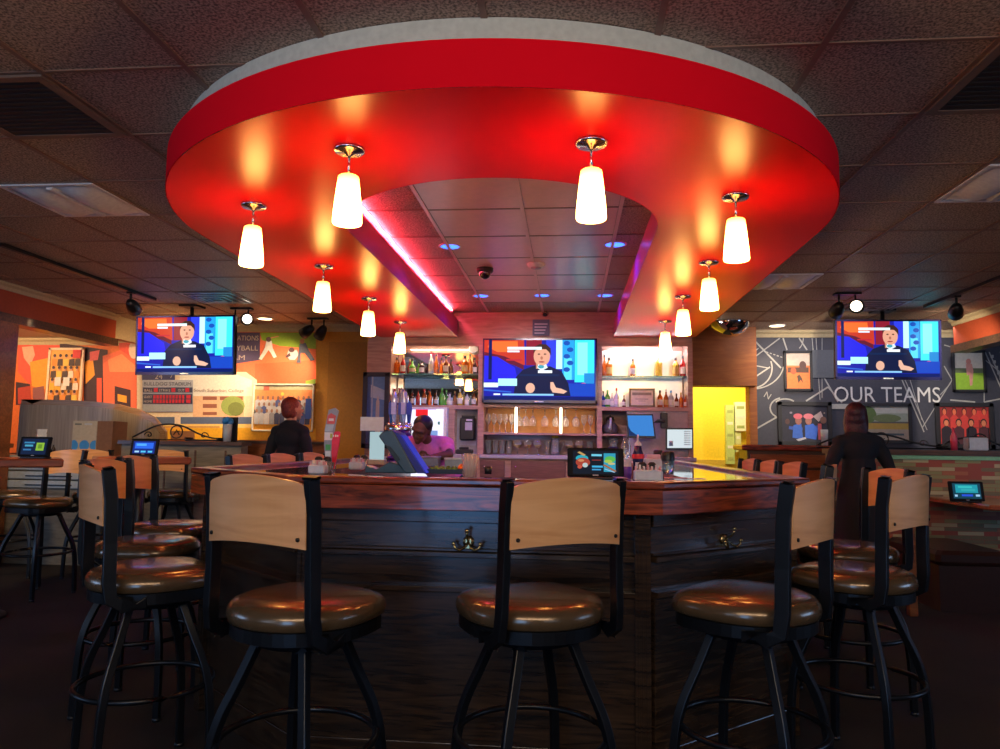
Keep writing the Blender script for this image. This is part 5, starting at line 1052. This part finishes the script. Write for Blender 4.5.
# straw cup
p = pos(470, 477.5); k_ = p.y/737.6; t = thing('straw_cup', 'clear plastic cup packed with beige straws at the bar edge', 'cup', p)
b = MB(); b.lathe([(0, 0), (6.8*k_, 0), (9.3*k_, 23.5*k_), (8.9*k_, 23.5*k_), (6.3*k_, .003), (0, .003)], mat('cup_plastic', (.85, .80, .75), .15, alpha=.28), n=24, cap=False); b.build('cup_body', t)
for q in range(16):
    a = q*2.4; r = 5.2*k_*(q/16)**.5; b = MB(); b.cyl((r*math.cos(a), r*math.sin(a), .004), (r*1.35*math.cos(a), r*1.35*math.sin(a), (22+(q*7 % 5)*.5)*k_), .0036, mat('straw_beige', (.62, .42, .30), .5), 6); b.build('straw', t)
# garnish tray with limes, orange, lidded box
p = pos(444, 474); k_ = p.y/737.6; t = thing('garnish_tray', 'black garnish tray full of limes beside the till', 'tray', p+Vector((0, .05, 0)))
b = MB(); w_ = 20*k_; b.box((-w_, -.05, 0), (w_, .05, .006), BLACK)
for a, c in (((-w_, -.05), (w_, -.045)), ((-w_, .045), (w_, .05)), ((-w_, -.05), (-w_+.005, .05)), ((w_-.005, -.05), (w_, .05))): b.box((*a, .006), (*c, .022), BLACK)
b.build('tray_body', t)
LIME = mat('lime_skin', (.10, .20, .02), .4, noise=.3, bump=.1)
for q, (x, y) in enumerate(((-13, -.02), (-7.5, -.022), (-2, -.02), (3.5, -.022), (9, -.02), (-10, .015), (-4, .018), (2, .015), (8, .018))):
    b = MB(); b.ell((0, 0, 0), (3.3*k_, 3*k_, 2.9*k_), LIME, 14, 8); b.ell((3.2*k_, 0, 0), (.5*k_,)*3, LIME, 6, 4); b.build('lime', label='green lime in the bar garnish tray, %s of the %s row' % (ORD[q % 5], 'front' if q < 5 else 'back'), cat='lime', group='limes in the garnish tray', loc=(p.x+x*k_, p.y+.05+y, Z+.006+2.9*k_+(0 if q < 5 else .004)))
p = pos(460, 473.5); b = MB(); b.ell((0, 0, 0), (5.2*k_, 5.2*k_, 5*k_), mat('orange_skin', (.95, .16, .01), .35, emis=None, noise=.05, bump=.15, bscale=300), 20, 12); b.lathe([(0, 0), (.8*k_, 0), (.4*k_, .5*k_), (0, .5*k_)], LIME, (0, 0, 4.9*k_), 8); b.build('orange', label='single bright orange beside the cup of straws', cat='orange', loc=(p.x+.008, p.y+.03, Z+5*k_))
p = pos(453, 469); k_ = p.y/737.6; t = thing('garnish_box', 'clear lidded box with bluish contents behind the limes', 'container', p+Vector((0, .06, 0))); b = MB(); b.box((-9*k_, -.05, 0), (9*k_, .05, 9*k_), mat('blue_clear', (.30, .42, .52), .2), ch=.004); b.build('box', t); b = MB(); b.box((-9.6*k_, -.054, 9*k_+.0005), (9.6*k_, .054, 11*k_), mat('clear_lid', (.55, .66, .72), .15), ch=.002); b.build('lid', t)
t = thing('ice_well_lid', 'dark container behind the garnish box near the bartender', 'container', pos(428, 467)+Vector((0, .1, 0))); b = MB(); b.box((-.05, -.05, 0), (.05, .05, .055), mat('dull_steel', (.20, .18, .2), .4, metal=.5), ch=.004); b.build('body', t); b = MB(); b.box((-.052, -.052, .056), (.052, .052, .063), mat('lilac_sheet', (.42, .3, .62), .4)); b.build('lid', t)
# right end of the front bar
p = pos(488, 474); b = MB(); b.lathe([(0, 0), (.017, 0), (.019, .035), (.016, .035), (.014, .003), (0, .003)], mat('smoke_plastic', (.03, .03, .035), .2), n=16, cap=False); b.build('ramekin', label='small black cup right of the straw cup', cat='cup', loc=p)
p = pos(626, 479); k_ = p.y/737.6; b = MB(); b.lathe([(0, 0), (5*k_, 0), (5.8*k_, 12*k_), (5.2*k_, 12*k_), (4.4*k_, .003), (0, .003)], mat('purple_cup', (.16, .07, .55), .3, coat=.4), n=20, cap=False); b.build('cup', label='small purple cup right of the food tablet', cat='cup', loc=p)
p = pos(626, 468.5); k_ = p.y/737.6; t = thing('glass_jar', 'tall clear jar with a white lower half behind the purple cup', 'jar', p); b = MB(); b.lathe([(0, 0), (5*k_, 0), (5*k_, 22*k_), (3*k_, 27*k_), (3*k_, 31*k_), (0, 31*k_)], glassm('jar_glass', (.7, .75, .9), .08), n=18, cap=False); b.build('body', t); b = MB(); b.lathe([(5.1*k_, 1*k_), (5.1*k_, 10*k_)], paint((.8, .8, .85)), n=18, cap=False); b.build('label', t)
p = pos(638, 470.5); k_ = p.y/737.6; t = thing('syrup_bottle', 'dark bottle with red band and white top behind the right sugar caddy', 'bottle', p); b = MB(); b.lathe([(0, 0), (5*k_, 0), (5*k_, 8*k_), (6*k_, 14*k_), (4*k_, 20*k_), (3*k_, 26*k_), (0, 26*k_)], mat('navy_gloss', (.02, .02, .09), .15, coat=.5), n=18, cap=False); b.build('body', t)
b = MB(); b.lathe([(5.7*k_, 11.5*k_), (6.1*k_, 14*k_), (5.4*k_, 16*k_)], paint((.7, .03, .05)), n=18, cap=False); b.build('band', t); b = MB(); b.lathe([(3.2*k_, 22*k_), (3.4*k_, 26*k_), (1.2*k_, 29*k_), (.8*k_, 35*k_), (0, 35*k_)], paint((.75, .72, .72)), n=14, cap=False); b.build('pourer', t); b = MB(); b.box((-3*k_, -5.4*k_, 2*k_), (3*k_, -5*k_, 8*k_), paint((.6, .65, .8))); b.build('label', t)
p = pos(654, 470); t = thing('napkin_box', 'white box of napkins with a pink top behind the right sugar caddy', 'box', p+Vector((0, .06, 0))); k_ = p.y/737.6; b = MB(); b.box((-9*k_, -.04, 0), (9*k_, .04, 11*k_), mat('milky_plastic', (.62, .66, .74), .35), ch=.004); b.build('box', t); b = MB(); b.box((-7*k_, -.03, 11*k_), (7*k_, .03, 15*k_), paint((.72, .5, .58)), ch=.003); b.build('napkins', t)
p = pos(668, 474); k_ = p.y/737.6; t = thing('shaker_jar', 'black-topped glass jar right of the sugar caddy, first of two', 'jar', p); b = MB(); b.lathe([(0, 0), (5.5*k_, 0), (5.8*k_, 13*k_), (5.2*k_, 13.2*k_), (0, 13.2*k_)], glassm('blue_glass', (.35, .55, .75), .08), n=20, cap=False); b.build('body', t); b = MB(); b.lathe([(6.4*k_, 13*k_), (6.4*k_, 20*k_), (5*k_, 22*k_), (0, 22*k_)], BLACK, n=20, cap=False); b.build('lid', t)
dup(t, pos(657, 467)+Vector((.02, .1, 0)), 0, 'black-topped glass jar half hidden behind the first beside the sugar caddy')
for q, (px, py, s_, c, lab) in enumerate(((694, 478.5, .10, (.8, .78, .8), 'white slip of paper near the right bar edge'), (372, 476.5, .09, (.8, .85, .9), 'white receipt lying on the bar under the menu stand'))):
    p = pos(px, py); b = MB(); b.box((-s_/2, -.022, 0), (s_/2, .022, .0012), paint(c, .4), rz=.05); b.build('paper_slip', label=lab, cat='paper', loc=p)
p = pos(676, 479); b = MB(); b.cyl((-.05, 0, .004), (.05, .01, .004), .0035, paint((.75, .3, .4), .3), 8); b.build('pen', label='thin pink pen lying right of the glass jars', cat='pen', loc=p)
# wall monitor and whiteboard
t = thing('till_monitor', 'blue-screened monitor on an arm at the right of the back bar', 'monitor', (bx(641), 7.95, 0)); o = Vector((bx(641), 7.95, 0)); t.location = o; SKB = glow((.06, .30, .85), .8)
def q4(b, pts, Y0, th, m_):
    P = [at(x, y, Y0) for x, y in pts]; b.add([p for p in P]+[p+Vector((0, th, 0)) for p in P], [(3, 2, 1, 0), (4, 5, 6, 7), (0, 1, 5, 4), (1, 2, 6, 5), (2, 3, 7, 6), (3, 0, 4, 7)], m_)
b = MB(); q4(b, [(626, 414), (653, 414), (656, 438.5), (628, 438)], 7.93, .04, BLACK); lp(b, 'casing', t, o)
b = MB(); q4(b, [(627.5, 415.5), (651.8, 415.5), (654.3, 436), (629.2, 435.7)], 7.926, .003, SKB); P = [at(x, y, 7.924) for x, y in ((627.8, 425), (631, 431), (638, 435.8), (629.3, 435.6))]; b.add(P, [(0, 1, 2, 3)], glow((.01, .03, .12), 1)); lp(b, 'screen', t, o)
b = MB(); b.tube([at(650, 424, 7.98), at(658, 421, 8.02), at(664, 421, 8.07)], .02, BLACK, 8); lp(b, 'arm', t, o)
b = MB(); b.box((bx(660), 8.08, bz(427)), (bx(667), 8.139, bz(411)), BLACK, ch=.01); lp(b, 'wall_plate', t, o)
t = thing('whiteboard', 'black-framed whiteboard with faint notes at the right end of the back bar', 'whiteboard', (bx(680), 8.1, bz(439))); o = t.location.copy()
b = MB(); q4(b, [(666, 428), (693, 428), (693, 449.5), (666, 449.5)], 8.08, .035, BLACK); lp(b, 'frame', t, o)
b = MB(); q4(b, [(667.3, 429.5), (692, 429.5), (692, 448), (667.3, 448)], 8.076, .003, glow((.72, .82, .86), .95))  # brightness of the board put in as emission, no lamp behind it
for q in range(7): q4(b, [(684, 431+q*2.2), (690.5, 431+q*2.2), (690.5, 431.8+q*2.2), (684, 431.8+q*2.2)], 8.0745, .001, P_((.4, .5, .55)))
q4(b, [(669, 441), (673, 441), (673, 446), (669, 446)], 8.0745, .001, P_((.35, .45, .5))); lp(b, 'writing_surface', t, o)
# notices on the yellow wall
for px0, px1, y0, y1, Y, c, lab, q in ((726.5, 734, 405, 464, 10.7, (.50, .62, .22), 'tall pale green menu strip on the yellow corridor wall', 5), (735.5, 745.5, 402, 431, 10.7, (.80, .82, .62), 'white notice sheet on the yellow corridor wall', 3), (735.5, 741, 432, 452, 10.72, (.62, .66, .30), 'small green-yellow strip under the white notice', 2)):
    b = MB(); p, r = at(px0, y1, Y), at(px1, y0, Y); b.box((p.x, Y, p.z), (r.x, Y+.075 if Y > 10.71 else Y+.09, r.z), paint(c))
    for k in range(q): zz = p.z+(r.z-p.z)*(k+.5)/q; b.box((p.x+.02, Y-.003, zz-.03), (r.x-.02, Y, zz+.01), paint((.75, .75, .65) if k % 2 else (.35, .42, .15)))
    b.build('notice', label=lab, cat='notice')

# ================================================================ PEOPLE
SKD, SKL = mat('dark_skin', (.17, .07, .038), .5), mat('light_skin', (.50, .24, .15), .5)
BLK = mat('black_cloth', (.010, .010, .014), .85); NAVY = mat('black_trousers', (.012, .012, .016), .8); PK = mat('pink_shirt', (.80, .22, .55), .75)
def chain(b, pts, m_):
    """tapering limb through (point, radius) pairs with rounded joints"""
    b.tube([p for p, r in pts], [r for p, r in pts], m_, 14)
    for p, r in pts: b.ell(p, (r, r, r), m_, 14, 8)
def melt(b, name, par, vox, label=None, sm=3):
    o = b.build(name, par, label); r = o.modifiers.new('remesh', 'REMESH'); r.mode = 'VOXEL'; r.voxel_size = vox; r.use_smooth_shade = True
    q = o.modifiers.new('smooth', 'SMOOTH'); q.factor = .5; q.iterations = sm; return o
def head(b, c, R, m_, s=1.0):
    c = Vector(c); X = lambda x, y, z: c+R @ (Vector((x, y, z))*s)
    for q, r in (((0, .012, .025), (.074, .092, .085)), ((0, -.022, -.040), (.056, .066, .062)), ((0, -.058, -.086), (.026, .024, .020)), ((0, -.066, .034), (.052, .024, .014)), ((-.034, -.058, -.022), (.024, .022, .026)), ((.034, -.058, -.022), (.024, .022, .026)),
                 ((-.076, .008, -.008), (.010, .018, .030)), ((.076, .008, -.008), (.010, .018, .030)), ((0, -.082, -.056), (.024, .012, .009))):
        b.ell(X(*q), tuple(v*s for v in r), m_, 18, 12, R)
    chain(b, [(X(0, -.078, .018), .008*s), (X(0, -.100, -.016), .012*s)], m_)
    for sx in (-1, 1): b.ell(X(sx*.009, -.094, -.020), (.009*s,)*3, m_, 8, 6)
def face(par, c, R, lip, s=1.0, closed=False, brow=None):
    c = Vector(c); X = lambda x, y, z: c+R @ (Vector((x, y, z))*s)
    for sx in (-1, 1):
        b = MB(); b.ell(X(sx*.029, -.079, .008), (.013*s, .007*s, (.004 if closed else .008)*s), paint((.10, .05, .04) if closed else (.8, .8, .78)), 12, 8, R)
        if not closed: b.ell(X(sx*.029, -.085, .008), (.005*s, .003*s, .005*s), BLACK, 8, 6, R)
        b.build('eye', par)
        b = MB(); b.tube([X(sx*.014, -.088, .026), X(sx*.030, -.087, .033), X(sx*.047, -.076, .028)], .0035*s, brow or BLACK, 6); b.build('eyebrow', par)
    b = MB(); b.ell(X(0, -.093, -.053), (.022*s, .006*s, .005*s), paint(lip), 14, 6, R); b.ell(X(0, -.091, -.061), (.018*s, .006*s, .005*s), paint(lip), 14, 6, R); b.build('mouth', par)
def hand_(b, w, d, side, m_, s=1.0):
    """palm, four fingers and a thumb from the wrist w, along d; side points to the thumb"""
    w, d, a = Vector(w), Vector(d).normalized(), Vector(side); a = (a-d*a.dot(d)).normalized(); n = d.cross(a); 
    for k in (-1, 0, 1): chain(b, [(w+a*k*.012*s, .016*s), (w+d*.075*s+a*k*.024*s, .014*s)], m_)
    for q, L in enumerate((.068, .078, .073, .058)):
        k0 = w+d*.082*s+a*(.030-.020*q)*s; k1 = k0+(d+n*.25).normalized()*L*.45*s; k2 = k1+(d*.75+n*.65).normalized()*L*.33*s; k3 = k2+(d*.35+n*.9).normalized()*L*.25*s
        chain(b, [(k0, .0095*s), (k1, .0085*s), (k2, .0078*s), (k3, .0068*s)], m_)
    t0 = w+d*.025*s+a*.022*s; t1 = t0+(d*.7+a*.7).normalized()*.040*s; t2 = t1+(d*.9+a*.25+n*.3).normalized()*.034*s; chain(b, [(t0, .014*s), (t1, .011*s), (t2, .0085*s)], m_)
def standing(loc, rz, h, skinm, topm, legm, hairm, label, long_coat=False, armout=.0, look=0.0):
    s = h/1.68; t = thing('person', label, 'person', loc, rz); V3 = lambda x, y, z: Vector((x, y, z))*s; R = Matrix.Rotation(look, 3, 'Z') @ Matrix.Rotation(.06, 3, 'X'); R = R @ Matrix.Rotation(PI, 3, 'Z')
    HC = V3(0, .03, 1.575); b = MB(); head(b, HC, R, skinm, s)
    chain(b, [(V3(0, -.01, 1.38), .055*s), (V3(0, .005, 1.45), .048*s), (V3(0, .015, 1.51), .050*s)], skinm)
    for q, r in ((V3(0, 0, 1.27), (.13, .085, .14)), (V3(0, .0, 1.08), (.105, .075, .14)), (V3(0, -.005, .92), (.14, .10, .12))): b.ell(q, tuple(v*s for v in r), skinm, 20, 12)
    J = {}
    for sx in (-1, 1):
        sh, el, wr = V3(sx*.165, -.005, 1.355), V3(sx*(.225+armout), -.02, 1.09), V3(sx*(.19+armout*.4), .17, .98); J[sx] = (sh, el, wr)
        chain(b, [(sh, .050*s), (sh.lerp(el, .5), .042*s), (el, .034*s), (el.lerp(wr, .4), .034*s), (wr, .022*s)], skinm); hand_(b, wr, Vector((-sx*.25, .95, -.12)), Vector((-sx, -.2, .3)), skinm, s)
        hp, kn, an = V3(sx*.085, 0, .88), V3(sx*.095, .015, .49), V3(sx*.10, -.015, .09); chain(b, [(hp, .088*s), (hp.lerp(kn, .5), .072*s), (kn, .052*s), (kn.lerp(an, .35), .052*s), (an, .034*s)], skinm)
        chain(b, [(V3(sx*.10, -.03, .05), .035*s), (V3(sx*.112, .12, .035), .030*s)], skinm); J[sx] += (hp, kn, an)
    melt(b, 'body', t, .0075)
    b = MB()
    for q, r in ((V3(0, 0, 1.29), (.165, .112, .125)), (V3(0, 0, 1.14), (.142, .108, .15)), (V3(0, -.005, .97), (.160, .125, .13))): b.ell(q, tuple(v*s for v in r), topm, 24, 14)
    chain(b, [(V3(-.145, -.005, 1.362), .058*s), (V3(-.07, -.01, 1.392), .060*s), (V3(0, -.01, 1.405), .066*s), (V3(.07, -.01, 1.392), .060*s), (V3(.145, -.005, 1.362), .058*s)], topm); b.ell(V3(0, -.005, 1.335), (.175*s, .085*s, .085*s), topm, 24, 14); b.lathe([(.062*s, 0), (.060*s, .05*s), (.050*s, .052*s), (.05*s, 0)], topm, V3(0, -.003, 1.42), 20)
    for sx in (-1, 1):
        sh, el, wr = J[sx][:3]; chain(b, [(sh, .060*s), (sh.lerp(el, .3), .062*s), (sh.lerp(el, .6), .057*s), (el, .053*s), (el.lerp(wr, .9), .042*s)], topm)
    if long_coat:
        rows_ = []
        for z, rx, ry in ((1.12, .138, .105), (.95, .172, .135), (.75, .20, .16), (.5, .22, .185), (.42, .222, .187)): rows_.append([V3(rx*math.cos(2*PI*i/40)*(1+.03*math.sin(7*2*PI*i/40)), ry*math.sin(2*PI*i/40)*(1+.03*math.sin(5*2*PI*i/40)), z) for i in range(40)])
        b.loft(rows_, topm)
    melt(b, 'coat' if long_coat else 'shirt', t, .011, None, 10)
    b = MB(); b.ell(V3(0, -.005, .90), (.150*s, .118*s, .11*s), legm, 20, 12)
    for sx in (-1, 1): hp, kn, an = J[sx][3:]; chain(b, [(hp, .098*s), (hp.lerp(kn, .5), .084*s), (kn, .066*s), (an, .054*s)], legm)
    melt(b, 'trousers', t, .012)
    for sx in (-1, 1): b = MB(); chain(b, [(V3(sx*.10, -.045, .045), .042*s), (V3(sx*.112, .09, .04), .040*s), (V3(sx*.114, .145, .032), .030*s)], BLACK); melt(b, 'shoe', t, .01)
    b = MB(); E_ = lambda x, y, z: HC+R @ (Vector((x, y, z))*s)
    L = [((0, .030, .040), (.088, .092, .088)), ((0, .052, -.020), (.084, .062, .075))]+([((0, .062, -.10), (.088, .045, .10)), ((0, .064, -.17), (.080, .036, .09)), ((-.066, .02, -.06), (.032, .052, .12)), ((.066, .02, -.06), (.032, .052, .12))] if long_coat else [((-.055, .03, -.03), (.034, .045, .06)), ((.055, .03, -.03), (.034, .045, .06)), ((.02, .085, .03), (.05, .03, .05))])
    for q, r in L: b.ell(E_(*q), tuple(v*s for v in r), hairm, 20, 14, R)
    melt(b, 'hair', t, .009); face(t, HC, R, (.45, .10, .10), s); return t
p = at(290, 440, 6.75)
standing((p.x, 6.75, 0), -.30, 1.60, SKL, BLK, NAVY, mat('red_hair', (.22, .03, .018), .5, noise=.45, nscale=70, bump=.4, bscale=90), 'person in a black top with short red hair, seen from behind before the left mural', False, .02, -.5)
p = at(858, 440, 6.1)
standing((p.x, 6.1, 0), .12, 1.555, SKL, BLK, NAVY, mat('dark_red_hair', (.055, .010, .014), .45, noise=.45, nscale=70, bump=.4, bscale=90), 'person in a long black coat with dark red hair facing the charcoal mural', True, .05, -.35)
def bartender():
    p = at(424, 440, 5.9); t = thing('person', 'bartender in a pink shirt bending over behind the bar', 'person', (p.x, 5.9, 0), 0); V3 = lambda x, y, z: Vector((x, y, z))
    f = Vector((-.22, -.84, -.46)).normalized(); up = Vector((.22, -.40, .9)); up = (up-f*up.dot(f)).normalized(); ry = -f; rx = ry.cross(up); R = Matrix((rx, ry, up)).transposed(); HC = V3(-.020, -.02, 1.302); s = .95
    b = MB(); head(b, HC, R, SKD, s); chain(b, [(V3(.02, .15, 1.185), .045), (V3(.005, .085, 1.23), .045), (HC+R @ Vector((0, .03, -.03)), .046)], SKD)
    for q, r in ((V3(.03, .16, 1.13), (.12, .09, .12)), (V3(.08, .26, 1.02), (.105, .09, .12)), (V3(.13, .33, .90), (.135, .10, .12))): b.ell(q, r, SKD, 20, 12)
    A = {-1: (V3(-.125, .10, 1.195), V3(-.150, -.03, 1.115), V3(-.02, -.14, 1.085)), 1: (V3(.165, .12, 1.190), V3(.215, -.03, 1.110), V3(.085, -.15, 1.085))}; Lg = {}
    for sx in (-1, 1):
        sh, el, wr = A[sx]; chain(b, [(sh, .050), (sh.lerp(el, .5), .042), (el, .035), (el.lerp(wr, .4), .034), (wr, .023)], SKD); hand_(b, wr, Vector((-sx*.75, -.55, -.02)), Vector((-sx*.2, -.5, .8)), SKD, .95)
        hp, kn, an = V3(.13+sx*.085, .33, .86), V3(.14+sx*.095, .30, .48), V3(.14+sx*.10, .34, .09); Lg[sx] = (hp, kn, an); chain(b, [(hp, .088), (hp.lerp(kn, .5), .072), (kn, .052), (kn.lerp(an, .35), .052), (an, .034)], SKD); chain(b, [(V3(.14+sx*.10, .33, .05), .035), (V3(.14+sx*.11, .2, .035), .03)], SKD)
    melt(b, 'body', t, .007)
    b = MB()
    for q, r in ((V3(.03, .155, 1.135), (.155, .105, .110)), (V3(.07, .25, 1.03), (.138, .115, .13)), (V3(.12, .32, .92), (.150, .125, .11))): b.ell(q, r, PK, 24, 14)
    chain(b, [(A[-1][0]+V3(.03, .01, .005), .066), (V3(.02, .14, 1.205), .062), (A[1][0]+V3(-.03, .01, .005), .066)], PK)
    for sx in (-1, 1): sh, el, _ = A[sx]; chain(b, [(sh, .066), (sh.lerp(el, .55), .058)], PK)
    melt(b, 'shirt', t, .009, 'pink short-sleeved shirt')
    b = MB(); b.ell(V3(.13, .33, .88), (.148, .12, .11), NAVY, 20, 12)
    for sx in (-1, 1): hp, kn, an = Lg[sx]; chain(b, [(hp, .098), (hp.lerp(kn, .5), .084), (kn, .066), (an, .054)], NAVY)
    melt(b, 'trousers', t, .012)
    for sx in (-1, 1): b = MB(); chain(b, [(V3(.14+sx*.10, .36, .045), .042), (V3(.14+sx*.112, .2, .036), .034)], BLACK); melt(b, 'shoe', t, .01)
    HR = mat('black_hair', (.010, .008, .009), .45, noise=.3, bump=.3, bscale=120); b = MB(); E_ = lambda x, y, z: HC+R @ (Vector((x, y, z))*s)
    for q, r in (((0, .030, .046), (.084, .090, .076)), ((0, .055, 0), (.076, .055, .06)), ((0, .115, .03), (.035, .035, .035))): b.ell(E_(*q), tuple(v*s for v in r), HR, 22, 14, R)
    melt(b, 'hair', t, .007, 'black hair pulled back'); face(t, HC, R, (.24, .06, .05), s, True, HR)
bartender()
